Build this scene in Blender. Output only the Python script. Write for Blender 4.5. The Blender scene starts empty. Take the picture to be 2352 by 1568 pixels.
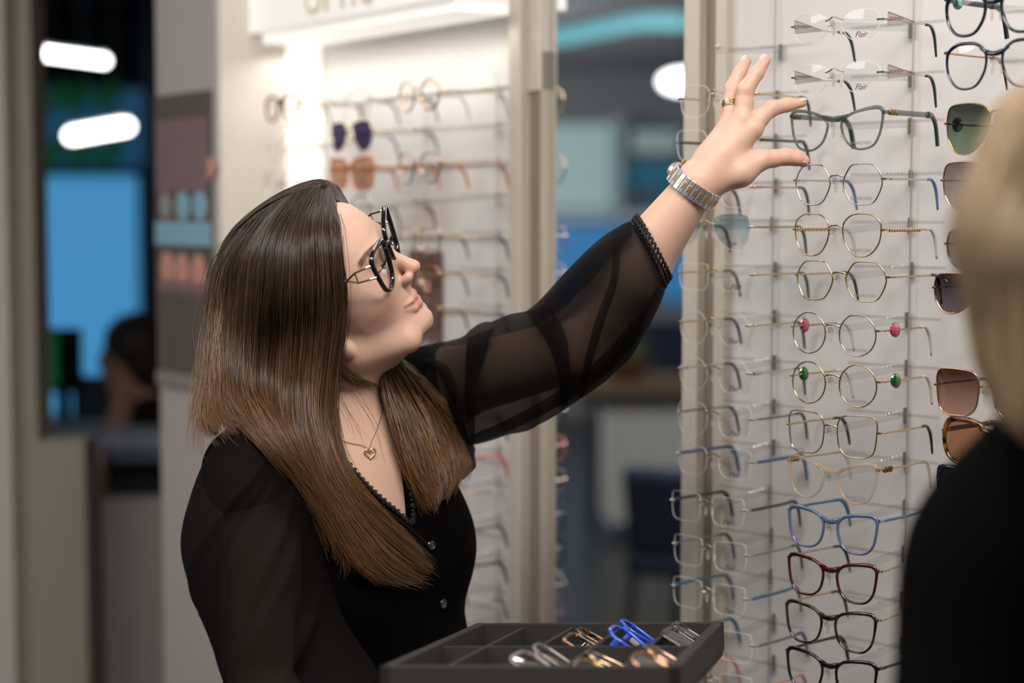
import bpy, bmesh, math, random
import numpy as np
from mathutils import Vector, Matrix
random.seed(7); np.random.seed(7)
SC = bpy.context.scene
# ------------------------------------------------------------------ camera
F = 4200.0; HC = 1.6; PT = math.atan(294 / 4200)
cam = bpy.data.cameras.new('camera'); camo = bpy.data.objects.new('camera', cam)
SC.collection.objects.link(camo); SC.camera = camo
camo.location = (0, 0, HC); camo.rotation_euler = (math.pi / 2 - PT, 0, 0)
cam.sensor_width = 36; cam.lens = F / 2352 * 36; cam.clip_start = .05; cam.clip_end = 60
cam.dof.use_dof = True; cam.dof.focus_distance = 2.13; cam.dof.aperture_fstop = 1.9; cam.dof.aperture_blades = 0
# ------------------------------------------------------------------ world, exposure
W = bpy.data.worlds.new('world'); SC.world = W; W.use_nodes = True
W.node_tree.nodes['Background'].inputs[0].default_value = (.30, .33, .38, 1)
W.node_tree.nodes['Background'].inputs[1].default_value = .25
vs = SC.view_settings; vs.view_transform = 'Standard'; vs.look = 'None'; vs.exposure = 0; vs.gamma = 1; vs.use_curve_mapping = False
# ------------------------------------------------------------------ unseen area lights over the shop, some added to brighten it
def area(name, loc, target, sx, sy, power, col):
    l = bpy.data.lights.new(name, 'AREA'); l.shape = 'RECTANGLE'; l.size = sx; l.size_y = sy; l.energy = power; l.color = col
    o = bpy.data.objects.new(name, l); SC.collection.objects.link(o); o.location = loc
    o.rotation_euler = (Vector(target) - Vector(loc)).to_track_quat('-Z', 'Y').to_euler()
    return o
WARM = (1, .95, .91)
area('unseen_ceiling_light', (.35, 1.05, 2.60), (.35, 1.15, 0), 1.2, .6, 41, WARM)       # shop ceiling, near the right display
area('unseen_ceiling_light', (-.9, 1.2, 2.60), (-.85, 1.3, 0), 1.2, .6, 22, WARM)
area('unseen_ceiling_light', (-2.0, 1.8, 2.60), (-.7, 3.2, 1.0), 1.0, .5, 26, WARM)  # added lamp, out of view, brightens the grey wall end with the poster
area('unseen_ceiling_light', (-.2, 2.9, 2.62), (-.2, 2.9, 0), .6, .6, 7, WARM)
area('unseen_ceiling_light', (.3, -.8, 2.60), (.3, -.7, 0), 1.2, .6, 13, WARM)
area('far_ceiling_light', (-2.5, 6.8, 2.6), (-2.5, 6.8, 0), 1.5, 1.0, 10, (.8, .9, 1))
area('far_ceiling_light', (-3.2, 2.2, 2.6), (-5.5, 2.2, 0), 1.2, 1.5, 60, (.9, .95, 1))
area('added_far_uplight', (-7.5, 4.6, 1.9), (-8.5, 2.4, 2.7), 2.5, .6, 110, (.95, .97, 1))  # added uplight, out of view, brightens the ceiling that the mirror reflects
# ------------------------------------------------------------------ helpers
def ray(px, py):
    x = (px - 1176) / F; y = (784 - py) / F
    return np.array([x, math.cos(PT) + y * math.sin(PT), -math.sin(PT) + y * math.cos(PT)])
def P(px, py, Z):                       # the point that the photograph shows at (px, py), Z metres in front of the camera
    r = ray(px, py); return Vector(r * (Z / r[1])) + Vector((0, 0, HC))
def V(*a): return Vector(a)
def srgb(*c):
    return tuple(((v / 255) / 12.92 if v / 255 <= .04045 else ((v / 255 + .055) / 1.055) ** 2.4) for v in c) + (1,)
MATS = {}
def mat(name, col=(.8, .8, .8, 1), rough=.5, metal=0, alpha=1, noise=0, nscale=40, emit=0, bump=0, bscale=200, trans=0, coat=0, sss=0, spec=.5, col2=None):
    if name in MATS: return MATS[name]
    m = bpy.data.materials.new(name); m.use_nodes = True; nt = m.node_tree; b = nt.nodes['Principled BSDF']
    b.inputs['Base Color'].default_value = col; b.inputs['Roughness'].default_value = rough; b.inputs['Metallic'].default_value = metal
    b.inputs['Specular IOR Level'].default_value = spec; b.inputs['Coat Weight'].default_value = coat; b.inputs['Transmission Weight'].default_value = trans
    if sss:
        b.inputs['Subsurface Weight'].default_value = sss; b.inputs['Subsurface Radius'].default_value = (1, .35, .2); b.inputs['Subsurface Scale'].default_value = .006
    tc = nt.nodes.new('ShaderNodeTexCoord')
    if noise or col2:
        n = nt.nodes.new('ShaderNodeTexNoise'); n.inputs['Scale'].default_value = nscale; n.inputs['Detail'].default_value = 4
        nt.links.new(tc.outputs['Object'], n.inputs['Vector'])
        mx = nt.nodes.new('ShaderNodeMix'); mx.data_type = 'RGBA'
        c2 = col2 or tuple(max(0, v * (1 - noise)) for v in col[:3]) + (1,)
        mx.inputs[6].default_value = col; mx.inputs[7].default_value = c2
        if col2:
            rp = nt.nodes.new('ShaderNodeValToRGB'); rp.color_ramp.elements[0].position = .45; rp.color_ramp.elements[1].position = .58
            nt.links.new(n.outputs[0], rp.inputs[0]); nt.links.new(rp.outputs[0], mx.inputs[0])
        else: nt.links.new(n.outputs[0], mx.inputs[0])
        nt.links.new(mx.outputs[2], b.inputs['Base Color'])
    if bump:
        n = nt.nodes.new('ShaderNodeTexNoise'); n.inputs['Scale'].default_value = bscale; n.inputs['Detail'].default_value = 3
        nt.links.new(tc.outputs['Object'], n.inputs['Vector'])
        bp = nt.nodes.new('ShaderNodeBump'); bp.inputs['Strength'].default_value = bump; bp.inputs['Distance'].default_value = .002
        nt.links.new(n.outputs[0], bp.inputs['Height']); nt.links.new(bp.outputs[0], b.inputs['Normal'])
    if emit:
        b.inputs['Emission Color'].default_value = col; b.inputs['Emission Strength'].default_value = emit
    if alpha < 1:
        b.inputs['Alpha'].default_value = alpha
    MATS[name] = m; return m
def film(name, tint, gloss=.06, rough=.02, grad=None):
    """thin clear sheet: tinted see-through with a constant mirror share; grad = (bottom tint, zmin, zmax) in object z"""
    if name in MATS: return MATS[name]
    m = bpy.data.materials.new(name); m.use_nodes = True; nt = m.node_tree; nt.nodes.clear()
    o = nt.nodes.new('ShaderNodeOutputMaterial'); t = nt.nodes.new('ShaderNodeBsdfTransparent'); g = nt.nodes.new('ShaderNodeBsdfGlossy')
    g.inputs['Roughness'].default_value = rough; mx = nt.nodes.new('ShaderNodeMixShader'); mx.inputs[0].default_value = gloss
    t.inputs[0].default_value = tint
    if grad:
        tc = nt.nodes.new('ShaderNodeTexCoord'); sp = nt.nodes.new('ShaderNodeSeparateXYZ'); mr = nt.nodes.new('ShaderNodeMapRange')
        mr.inputs[1].default_value = grad[1]; mr.inputs[2].default_value = grad[2]
        cm = nt.nodes.new('ShaderNodeMix'); cm.data_type = 'RGBA'; cm.inputs[6].default_value = grad[0]; cm.inputs[7].default_value = tint
        nt.links.new(tc.outputs['Object'], sp.inputs[0]); nt.links.new(sp.outputs[2], mr.inputs[0]); nt.links.new(mr.outputs[0], cm.inputs[0]); nt.links.new(cm.outputs[2], t.inputs[0])
    nt.links.new(t.outputs[0], mx.inputs[1]); nt.links.new(g.outputs[0], mx.inputs[2]); nt.links.new(mx.outputs[0], o.inputs[0])
    MATS[name] = m; return m
def link(name, me, m=None, parent=None, smooth=False):
    if m is not None: me.materials.append(m)
    if smooth and hasattr(me, 'polygons') and len(me.polygons): me.polygons.foreach_set('use_smooth', [True] * len(me.polygons))
    o = bpy.data.objects.new(name, me); SC.collection.objects.link(o)
    if parent: o.parent = parent
    return o
class MB:
    def __init__(s): s.v = []; s.f = []
    def add(s, vs_, fs):
        n = len(s.v); s.v += [tuple(v) for v in vs_]; s.f += [tuple(i + n for i in f) for f in fs]; return s
    def box(s, c, sz, R=None, off=(0, 0, 0)):
        c = Vector(c); R = R or Matrix.Identity(3); vv = []
        for x in (-.5, .5):
            for y in (-.5, .5):
                for z in (-.5, .5): vv.append(c + R @ Vector((x * sz[0] + off[0], y * sz[1] + off[1], z * sz[2] + off[2])))
        return s.add(vv, [(0, 1, 3, 2), (4, 6, 7, 5), (0, 4, 5, 1), (2, 3, 7, 6), (0, 2, 6, 4), (1, 5, 7, 3)])
    def sweep(s, pts, sec, closed=False, up=(0, 0, 1), n=8, scale=None, cap=True):
        """sec = (half width along side, half height along up) elliptic section"""
        pts = [Vector(p) for p in pts]; N = len(pts); up = Vector(up); rings = []
        for i, p in enumerate(pts):
            a = pts[(i - 1) % N] if closed or i > 0 else p; b = pts[(i + 1) % N] if closed or i < N - 1 else p
            t = (b - a).normalized(); sd = t.cross(up)
            if sd.length < 1e-4: sd = t.cross(Vector((1, .01, 0)))
            sd.normalize(); u2 = sd.cross(t).normalized(); k = scale[i] if scale else 1
            if not isinstance(k, (tuple, list)): k = (k, k)
            r = []
            for j in range(n):
                an = 2 * math.pi * (j + .5) / n; r.append(p + sd * math.cos(an) * sec[0] * k[0] + u2 * math.sin(an) * sec[1] * k[1])
            rings.append(r)
        vv = [q for r in rings for q in r]; ff = []
        for i in range(N if closed else N - 1):
            i2 = (i + 1) % N
            for j in range(n): ff.append((i * n + j, i * n + (j + 1) % n, i2 * n + (j + 1) % n, i2 * n + j))
        if not closed and cap: ff += [tuple(range(n))[::-1], tuple((N - 1) * n + j for j in range(n))]
        return s.add(vv, ff)
    def ell(s, c, r, R=None, nu=12, nv=8):
        c = Vector(c); R = R or Matrix.Identity(3); vv = [c + R @ Vector((0, 0, r[2]))]
        for i in range(1, nv):
            th = math.pi * i / nv
            for j in range(nu):
                ph = 2 * math.pi * j / nu; vv.append(c + R @ Vector((r[0] * math.sin(th) * math.cos(ph), r[1] * math.sin(th) * math.sin(ph), r[2] * math.cos(th))))
        vv.append(c + R @ Vector((0, 0, -r[2]))); ff = []
        for j in range(nu):
            ff.append((0, 1 + j, 1 + (j + 1) % nu)); L = len(vv) - 1; b = 1 + (nv - 2) * nu; ff.append((L, b + (j + 1) % nu, b + j))
        for i in range(nv - 2):
            for j in range(nu): a = 1 + i * nu; ff.append((a + j, a + nu + j, a + nu + (j + 1) % nu, a + (j + 1) % nu))
        return s.add(vv, ff)
    def mesh(s, name):
        me = bpy.data.meshes.new(name); me.from_pydata(s.v, [], s.f); me.update(); return me
    def build(s, name, m, parent=None, smooth=False, bevel=0):
        o = link(name, s.mesh(name), m, parent, smooth)
        if bevel:
            b = o.modifiers.new('bevel', 'BEVEL'); b.width = bevel; b.segments = 2; b.limit_method = 'ANGLE'
        return o
def empty(name, loc=(0, 0, 0), rot=None, parent=None):
    o = bpy.data.objects.new(name, None); SC.collection.objects.link(o); o.location = loc; o.empty_display_size = .05
    if rot is not None: o.rotation_euler = rot
    if parent: o.parent = parent
    return o
def tag(o, label=None, cat=None, group=None, kind=None):
    if label: o['label'] = label
    if cat: o['category'] = cat
    if group: o['group'] = group
    if kind: o['kind'] = kind
    return o
def struct(name, mb, m, label=None): return tag(mb.build(name, m), label, kind='structure')
def catmull(pts, n, closed=False):
    pts = [np.array(p, float) for p in pts]; N = len(pts); out = []
    for i in range(N if closed else N - 1):
        g = lambda k: pts[k % N] if closed else pts[min(max(k, 0), N - 1)]
        p0, p1, p2, p3 = g(i - 1), g(i), g(i + 1), g(i + 2)
        for j in range(n):
            t = j / n; out.append(.5 * (2 * p1 + (p2 - p0) * t + (2 * p0 - 5 * p1 + 4 * p2 - p3) * t * t + (3 * p1 - p0 - 3 * p2 + p3) * t ** 3))
    if not closed: out.append(pts[-1])
    return out
def text_mesh(txt, size, depth, m, parent, name, M, shear=0, space=1):
    c = bpy.data.curves.new(name, 'FONT'); c.body = txt; c.size = size; c.extrude = depth; c.shear = shear; c.space_character = space
    c.align_x = 'CENTER'; c.align_y = 'CENTER'
    o = bpy.data.objects.new(name, c); SC.collection.objects.link(o)
    bpy.context.view_layer.update()
    me = bpy.data.meshes.new_from_object(o); bpy.data.objects.remove(o)
    me.transform(M); me.materials.clear(); return link(name, me, m, parent)
# ------------------------------------------------------------------ walls frames
s45 = math.sqrt(.5)
PR = V(.5, 2.279, 0)                                   # a point on the right display's wall plane
uR = V(s45, -s45, 0); nR = V(-s45, -s45, 0)            # along the wall (towards the viewer), and out of it
aL = math.radians(56)
PL = V(.0545, 2.7245, 0); uL = V(math.cos(aL), -math.sin(aL), 0); nL = V(-math.sin(aL), -math.cos(aL), 0)
def wallbox(mb, Pt, u, n, s0, s1, z0, z1, d0, d1):      # s measured away from the viewer
    R = Matrix((u, n, V(0, 0, 1))).transposed()
    c = Pt - u * (s0 + s1) / 2 + n * (d0 + d1) / 2 + V(0, 0, (z0 + z1) / 2)
    return mb.box(c, (abs(s1 - s0), abs(d1 - d0), z1 - z0), R)
# ------------------------------------------------------------------ room shell
m_floor = mat('dark_floor', srgb(62, 58, 55), .35, noise=.3, nscale=3)
m_ceil = mat('grey_ceiling', srgb(150, 150, 150), .9, noise=.1)
m_dark = mat('dark_wall', srgb(20, 26, 34), .8, noise=.3)
m_wallg = mat('warm_grey_wall', srgb(176, 168, 160), .8, noise=.05, bump=.1)
m_cream = mat('cream_lacquer', srgb(214, 206, 196), .6, noise=.03)
m_beige = mat('taupe_wall', srgb(140, 132, 118), .8, noise=.06)
m_grey = mat('grey_low_wall', srgb(140, 136, 130), .8, noise=.06)
struct('floor', MB().box((-4.2, 4, -.05), (17, 17, .1)), m_floor)
struct('ceiling', MB().box((-4.2, 4, 2.75), (17, 17, .1)), m_ceil)
struct('wall_right', MB().box((3.1, 4, 1.35), (.1, 17, 2.7)), m_wallg)
struct('wall_front', MB().box((-4.2, -3.1, 1.35), (17, .1, 2.7)), m_wallg)
struct('wall_left', MB().box((-11.6, 4, 1.35), (.1, 17, 2.7)), mat('grey_far_wall', srgb(120, 122, 122), .8))
struct('wall_back', MB().box((-4.2, 9.6, 1.35), (17, .1, 2.7)), m_dark)
struct('ceiling_dark', MB().box((-2.6, 7.2, 2.66), (4.2, 4.4, .06)), m_dark)
# ------------------------------------------------------------------ right display
m_panel = mat('display_panel_white', srgb(212, 208, 205), .55, noise=.03, nscale=6)
m_alu = mat('champagne_post', srgb(200, 190, 176), .45, .15, noise=.05)
m_slot = mat('taupe_slot', srgb(140, 128, 113), .5, .2, noise=.08)
m_wire = mat('grey_wire', srgb(176, 168, 160), .4, .3)
m_clear = film('clear_acrylic', (.93, .93, .93, 1), .10, .08)
m_clip = mat('grey_clip', srgb(110, 102, 96), .5)
m_white = mat('white_lacquer', srgb(236, 232, 228), .5)
def display(name, label, Pt, u, n, s0, s1, cols, z1, posts, wm=None, wt=None):
    root = empty(name, Pt - u * (s0 + s1) / 2); tag(root, label, 'display wall'); off = root.location.copy()
    def put(mb, nm, m, **k):
        o = mb.build(nm, m, root, **k); o.data.transform(Matrix.Translation(-off)); return o
    put(wallbox(MB(), Pt, u, n, s0, s1, 0.02, z1, -.03, 0), 'back_panel', m_panel)
    for (a, b, m, d, zz) in posts: put(wallbox(MB(), Pt, u, n, a, b, zz[0], zz[1], -.03, d), 'side_post', m, bevel=.002)
    for s in cols:
        for ds, rr in ((0, .0011),):
            c = Pt - u * (s + ds) + n * .008
            put(MB().sweep([c + V(0, 0, .3), c + V(0, 0, wt or z1 - .12)], (rr, rr), up=(1, 0, 0)), 'hanging_wire', wm or m_wire)
    return root, off, put
def rod(put, base, n, u, L, z, clipm=None):
    """clear acrylic rod on its clip; tip is the end nearest the viewer"""
    b = V(base.x, base.y, z + .008) + n * .006; t = b + n * (L - .006) - V(0, 0, .008)
    m = MB().sweep([b, b.lerp(t, .5), t], (.0035, .0045)).sweep([t - n * .001 + V(0, 0, .0), t + n * .003 + V(0, 0, .006)], (.004, .002))
    for k in range(5): m.ell(b.lerp(t, .12 + k * .05) + V(0, 0, .005), (.0018, .0018, .0014), nu=6, nv=4)
    c = t.lerp(b, .82); m.sweep([c - u * .066 + V(0, 0, .004), c + u * .066 + V(0, 0, .004)], (.003, .0022), n=6)
    put(m, 'acrylic_rod', m_clear)
    put(MB().box(b - V(0, 0, .002), (.004, .006, .020)), 'rod_clip', clipm or m_clip)
# ------------------------------------------------------------------ spectacles
SH = {  # outline control points, x outward (temporal), z up, unit box
 'round': [(math.cos(a), math.sin(a)) for a in [2 * math.pi * i / 12 for i in range(12)]],
 'panto': [(1, .25), (.9, .68), (.5, .95), (0, 1), (-.5, .93), (-.88, .62), (-.97, .2), (-.85, -.35), (-.5, -.85), (0, -1), (.5, -.87), (.88, -.38)],
 'hex': [(1, .12), (.88, .55), (.62, .9), (.3, 1), (-.3, 1), (-.6, .9), (-.88, .45), (-.98, .1), (-.9, -.3), (-.62, -.82), (-.3, -1), (.3, -1), (.64, -.85), (.92, -.3)],
 'square': [(1, .3), (.97, .75), (.75, .97), (0, 1), (-.7, .9), (-.95, .55), (-.97, 0), (-.85, -.6), (-.5, -.95), (0, -1), (.5, -.96), (.86, -.65)],
 'rect': [(1, 0), (.97, .75), (.8, .97), (0, 1), (-.8, .95), (-.96, .7), (-.96, -.1), (-.88, -.72), (-.62, -.97), (0, -1), (.62, -.98), (.9, -.7)],
 'cat': [(1.02, .62), (.98, .9), (.72, 1.02), (.1, .93), (-.55, .72), (-.93, .38), (-.95, 0), (-.72, -.6), (-.3, -.95), (.15, -1), (.62, -.8), (.9, -.2)],
 'soft': [(1, .45), (.97, .80), (.70, .98), (0, .93), (-.60, .78), (-.92, .45), (-.95, 0), (-.78, -.58), (-.42, -.92), (.05, -1), (.52, -.9), (.86, -.42)],
 'aviator': [(1, .5), (.82, .9), (.2, 1), (-.5, .95), (-.92, .7), (-.95, .25), (-.72, -.35), (-.3, -.82), (.15, -1), (.6, -.88), (.9, -.45), (1.0, 0)],
 'geo': [(1, .35), (.8, .85), (.45, 1), (-.4, .95), (-.85, .7), (-1, .1), (-.85, -.55), (-.4, -.98), (.2, -1), (.7, -.75), (.95, -.3)],
 'box': [(1.0, .4), (1.03, .93), (.9, 1.05), (0, .95), (-.75, .82), (-.96, .5), (-.95, -.1), (-.85, -.7), (-.55, -.97), (0, -1), (.55, -.98), (.88, -.75)],
}
def gm(name, rgb, rough=.2, metal=1): return mat(name, srgb(*rgb), rough, metal)
GOLD = gm('pale_gold_metal', (214, 186, 140)); SILV = gm('silver_metal', (205, 202, 196)); ROSE = gm('rose_gold_metal', (205, 160, 130))
DGOLD = gm('dark_gold_metal', (160, 130, 85), .25); GUN = gm('gunmetal', (80, 76, 74), .3)
def ac(name, rgb, rough=.12, col2=None): return mat(name, srgb(*rgb), rough, 0, coat=.6, col2=srgb(*col2) if col2 else None, nscale=90, noise=.02)
BLACK = ac('black_acetate', (14, 14, 16)); NAVY = ac('navy_acetate', (10, 18, 40)); TEAL = ac('dark_teal_acetate', (7, 28, 33)); RED = ac('burgundy_acetate', (58, 12, 13))
BLUE = ac('light_blue_acetate', (82, 96, 128)); TORT = ac('tortoise_acetate', (20, 14, 10), col2=(120, 76, 30)); BTORT = ac('black_tortoise_acetate', (8, 9, 7), col2=(48, 44, 17))
BROWN = ac('brown_tip', (84, 52, 34), .3); DGREEN = ac('dark_green_tip', (26, 50, 44), .3); BTIP = ac('black_tip', (30, 29, 30), .35); BLTIP = ac('blue_tip', (86, 112, 160), .3); PETROL = ac('petrol_blue_temple', (52, 92, 124), .3)
CLTIP = ac('pearl_tip', (205, 198, 196), .3); ORANGE = ac('orange_tip', (190, 110, 60), .3); PINK = ac('pink_temple', (205, 120, 105), .3); GREYT = ac('grey_temple', (96, 100, 104), .3); BROYAL = ac('royal_blue_acetate', (40, 84, 200), .15)
def clearac(name, rgb, al=.55):
    m = mat(name, srgb(*rgb), .1, 0, alpha=al, coat=.5); return m
GREENC = clearac('grey_green_clear_acetate', (58, 70, 62), .58); CHAMP = clearac('champagne_clear_acetate', (180, 152, 124), .36); CRYS = clearac('crystal_clear_rim', (235, 232, 228), .45)
L_CLEAR = film('demo_lens', (.98, .98, .98, 1), .016, .03)
L_BLUE = film('pale_blue_lens', srgb(168, 200, 206), .05, grad=((.93, .94, .94, 1), -.02, .008))
L_GREEN = film('green_gradient_lens', srgb(70, 76, 70), .09, grad=(srgb(140, 165, 140), -.025, .02))
L_GREYB = film('grey_brown_gradient_lens', srgb(126, 110, 106), .05, grad=(srgb(200, 190, 186), -.03, .03))
L_GREY = film('grey_gradient_lens', srgb(120, 112, 110), .05, grad=(srgb(186, 180, 178), -.025, .025))
L_PLUM = film('plum_gradient_lens', srgb(48, 42, 50), .06, grad=(srgb(142, 128, 136), -.025, .015))
L_BROWN = film('brown_gradient_lens', srgb(92, 58, 48), .06, grad=(srgb(206, 168, 150), -.022, .02))
L_TAN = film('tan_lens', srgb(190, 140, 105), .06); L_DARK = film('black_lens', srgb(40, 40, 46), .10); L_VIOLET = film('violet_lens', srgb(80, 70, 110), .06); L_ORANGE = film('orange_lens', srgb(214, 168, 140), .06)
L_SMOKE = mat('smoked_lens', srgb(24, 19, 20), .08, coat=1)
L_DBROWN = film('dark_brown_lens', srgb(60, 48, 48), .12)
m_ink = mat('grey_lens_print', srgb(122, 118, 116), .6); m_ink2 = mat('dark_lens_print', srgb(60, 58, 58), .6)
PAD = clearac('nose_pad_silicone', (235, 225, 215), .55)
def crystal(name, rgb): return mat(name, srgb(*rgb), .05, .3, coat=1, noise=.6, nscale=300)
def outline(shape, lw, lh, n=6, k=1.0):
    return [(p[0] * lw / 2 * k, p[1] * lh / 2 * k) for p in catmull([np.array(q) for q in SH[shape]], n, True)]
def fold_bridge(x): return .9 * x * x        # face-form curve of the front
def glasses(loc, rotz, label, group, shape='round', lw=.050, lh=.046, dbl=.018, rim='metal', rw=.0009, fr=GOLD, lens=L_CLEAR,
            temple=None, tip=BTIP, tw=.0012, twz=None, text=None, deco=None, hz=.25, tl=.138, tipdrop=.036, droop=0, splay=0, frt2=None, folded=False,
            pads=True, name='eyeglasses', parts_small=False, rot=None, cat='eyeglasses', bridge_z=.2, tipdeco=None, W=None):
    root = empty(name, loc, rot if rot is not None else (droop, 0, rotz)); tag(root, label, cat, group)
    temple = temple or fr; cx = dbl / 2 + lw / 2; fb = fold_bridge
    def to3(x, z, dy=0): return V(x, fb(x) + dy, z)
    ns = 4 if parts_small else 6
    if rim != 'rimless':
        mb = MB()
        for sg in (-1, 1):
            pts = [to3(sg * (cx + x), z) for x, z in outline(shape, lw, lh, ns)]
            if rim == 'metal': mb.sweep(pts, (rw, rw * 1.15), True, up=(0, 1, 0), n=6)
            else:                                       # acetate: thicker on top and at the temple corner
                sc = []
                for x, z in outline(shape, lw, lh, ns):
                    t = max(0, z / (lh / 2)); e = max(0, x / (lw / 2)); sc.append((1 + .55 * t * t * (.4 + .6 * e) + .25 * t, 1))
                mb.sweep(pts, (rw * .80, rw * 1.05), True, up=(0, 1, 0), n=10, scale=sc)
        bz = lh * bridge_z
        if rim == 'metal': mb.sweep(catmull([to3(-dbl / 2 - .0008, bz * .9, 0), to3(-dbl / 4, bz * 1.12, -.002), to3(dbl / 4, bz * 1.12, -.002), to3(dbl / 2 + .0008, bz * .9, 0)], 4), (rw * 1.2, rw * 1.2), up=(0, 1, 0), n=6)
        else: mb.sweep(catmull([to3(-dbl / 2 - .009, lh * .36), to3(-dbl / 2 - .002, bz + .0050), to3(-dbl / 4, bz + .0022, -.001), to3(dbl / 4, bz + .0022, -.001), to3(dbl / 2 + .002, bz + .0050), to3(dbl / 2 + .009, lh * .36)], 4), (rw * 1.75, rw * .98), up=(0, 1, 0), n=10, scale=[(.25 + .75 * min(1, min(i, 20 - i) / 6), .9 + .1 * min(1, min(i, 20 - i) / 5)) for i in range(21)])
        mb.build('frame_front', fr, root, smooth=True)
    else:
        mb = MB(); bz = lh * bridge_z
        mb.sweep(catmull([to3(-dbl / 2 - .004, bz), to3(-dbl / 3, bz + .002, -.001), to3(0, bz + .0045, -.002), to3(dbl / 3, bz + .002, -.001), to3(dbl / 2 + .004, bz)], 4), (.0009, .0009), up=(0, 1, 0), n=6)
        mb.build('bridge', fr, root, smooth=True)
        mb = MB()
        for sg in (-1, 1): mb.sweep([to3(sg * (cx + x), z) for x, z in outline(shape, lw, lh, ns)], (.0005, .0009), True, up=(0, 1, 0), n=4)
        mb.build('lens_edge', CRYS, root)
    for sg in (-1, 1):                                  # lenses
        o = outline(shape, lw, lh, ns, 1.0); vv = [to3(sg * cx, 0, -.002)]; ff = []
        for rr in (.5, 1):
            for x, z in o: vv.append(to3(sg * (cx + x * rr), z * rr, -.002 * (1 - rr * rr)))
        N = len(o)
        for j in range(N):
            k = (j + 1) % N; ff += [(0, 1 + j, 1 + k), (1 + j, 1 + N + j, 1 + N + k, 1 + k)]
        lo = MB().add(vv, ff).build('lens', lens, root, smooth=True)
        if text and sg == 1 and text != 'FL': text_mesh(text, .0056, .00005, m_ink, lo, 'lens_lettering', Matrix.Translation(to3(cx + .001, -lh * .36, -.0028)) @ Matrix.Rotation(math.pi / 2, 4, 'X') @ Matrix.Rotation(.0, 4, 'Y'), space=.95)
        if text == 'FL' and sg == 1: text_mesh('Flair', .0095, .0001, m_ink2, lo, 'lens_lettering', Matrix.Translation(to3(cx + .003, -lh * .33, -.0032)) @ Matrix.Rotation(math.pi / 2, 4, 'X'), shear=.35)
    hx = cx + lw / 2; hzv = lh / 2 * hz if rim != 'acetate' else lh / 2 * hz + .004
    if pads:
        mb = MB()
        for sg in (-1, 1):
            mb.ell(to3(sg * (dbl / 2 - .0035), -.004, .006), (.0014, .003, .006), nu=8, nv=6)
        mb.build('nose_pad', PAD, root, smooth=True)
        if rim != 'acetate':
            mb = MB()
            for sg in (-1, 1): mb.sweep([to3(sg * (dbl / 2 + .0005), .001), to3(sg * (dbl / 2 - .002), .002, .005), to3(sg * (dbl / 2 - .0035), -.004, .006)], (.0005, .0005), n=5)
            mb.build('pad_arm', fr, root)
    twz = twz or tw
    for sg in (-1, 1):
        x0 = hx + (.003 if rim == 'acetate' else .004)
        p0 = to3(sg * (hx - (0.001 if rim != 'rimless' else .004)), hzv)
        y0 = fb(hx) + .004; sp = splay * sg
        pA = [p0 + V(0, -.0005, 0), V(sg * x0, y0 - .003, hzv), V(sg * (x0 + .0005), y0 + .004, hzv)]
        hg = MB().sweep(pA, (.0016 if rim == 'acetate' else .0011, .0022 if rim == 'acetate' else .0013), n=6); hg.build('hinge', frt2 or (fr if rim != 'acetate' else temple), root)
        if folded:
            dirn = V(-sg, .06 + .05 * (sg + 1), 0).normalized(); y1 = y0 + .004 + (.004 if sg > 0 else 0)
            q = [V(sg * (x0 + .0005), y1, hzv) + dirn * t for t in (0, .03, .06, .09)] + [V(sg * (x0), y1, hzv) + dirn * .105 + V(0, 0, -.006), V(sg * x0, y1, hzv) + dirn * .122 + V(0, 0, -.022)]
        else:
            q = [V(sg * (x0 + .0005), y0 + .004, hzv), V(sg * (x0 + .001) + sp * .03, y0 + .04, hzv), V(sg * (x0 - .001) + sp * .07, y0 + .075, hzv), V(sg * (x0 - .004) + sp * .09, y0 + tl - .04, hzv + .0005)]
            b = q[-1]; q += [b + V(-sg * .001, .008, -.003), b + V(-sg * .002, .016, -.0135), b + V(-sg * .003, .022, -tipdrop)]
        body = catmull(q[:4], 4); mbt = MB().sweep(body, (tw, twz), n=8); mt = mbt.build('temple', temple, root, smooth=True)
        tippts = catmull(q[3:], 4); k = [1.0 + .5 * math.sin(math.pi * min(1, i / len(tippts) * 1.1)) if tw < .002 else 1 for i in range(len(tippts))]
        if not folded:                                   # the tip sleeve starts a little before the bend
            pre = [V(*body[-3]), V(*body[-2])]; tippts = pre + [V(*p) for p in tippts]; k = [1.05, 1.1] + k
        MB().sweep(tippts, (max(tw, .0013) * 1.05, max(twz, .0015) * 1.1), n=8, scale=k).build('temple_tip', tip, mt, smooth=True)
        if deco:
            kind, dm = deco; st = V(*body[0])
            if kind == 'crystal':
                c = V(*body[2]) + V(sg * .001, .006, 0); MB().ell(c, (.006, .006, .0078), nu=8, nv=6).build('crystal', dm, mt)
                MB().sweep([c + V(.0065 * math.cos(a), .001, .0083 * math.sin(a)) for a in [i * math.pi / 6 for i in range(12)]], (.0007, .0007), True, up=(0, 1, 0), n=4).build('crystal_setting', fr, mt)
            elif kind == 'chain':
                mm = MB()
                for i in range(26): mm.ell(V(*body[0]).lerp(V(*body[min(len(body) - 1, 8)]), i / 26) + V(0, 0, .0011 * (-1) ** i), (.0019, .0016, .0016), nu=6, nv=4)
                mm.build('chain_link', dm, mt, smooth=True); mt.children[-1]['kind'] = 'stuff'
            elif kind == 'stones':
                mm = MB()
                for i in range(3): mm.ell(st + V(sg * .0015, .002 + i * .0062, 0), (.0026, .0032, .0042), nu=6, nv=4)
                mm.build('crystal_stone', dm, mt)
            elif kind == 'sleeve':
                MB().sweep([st + V(0, -.004, 0), st + V(0, .012, 0)], (tw * 2.0, tw * 2.0), n=8).build('rhinestone_sleeve', dm, mt)
            elif kind == 'wedge':                      # a wedge plate with a glitter band
                a = V(*body[0]); mm = MB(); L = .055
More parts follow.
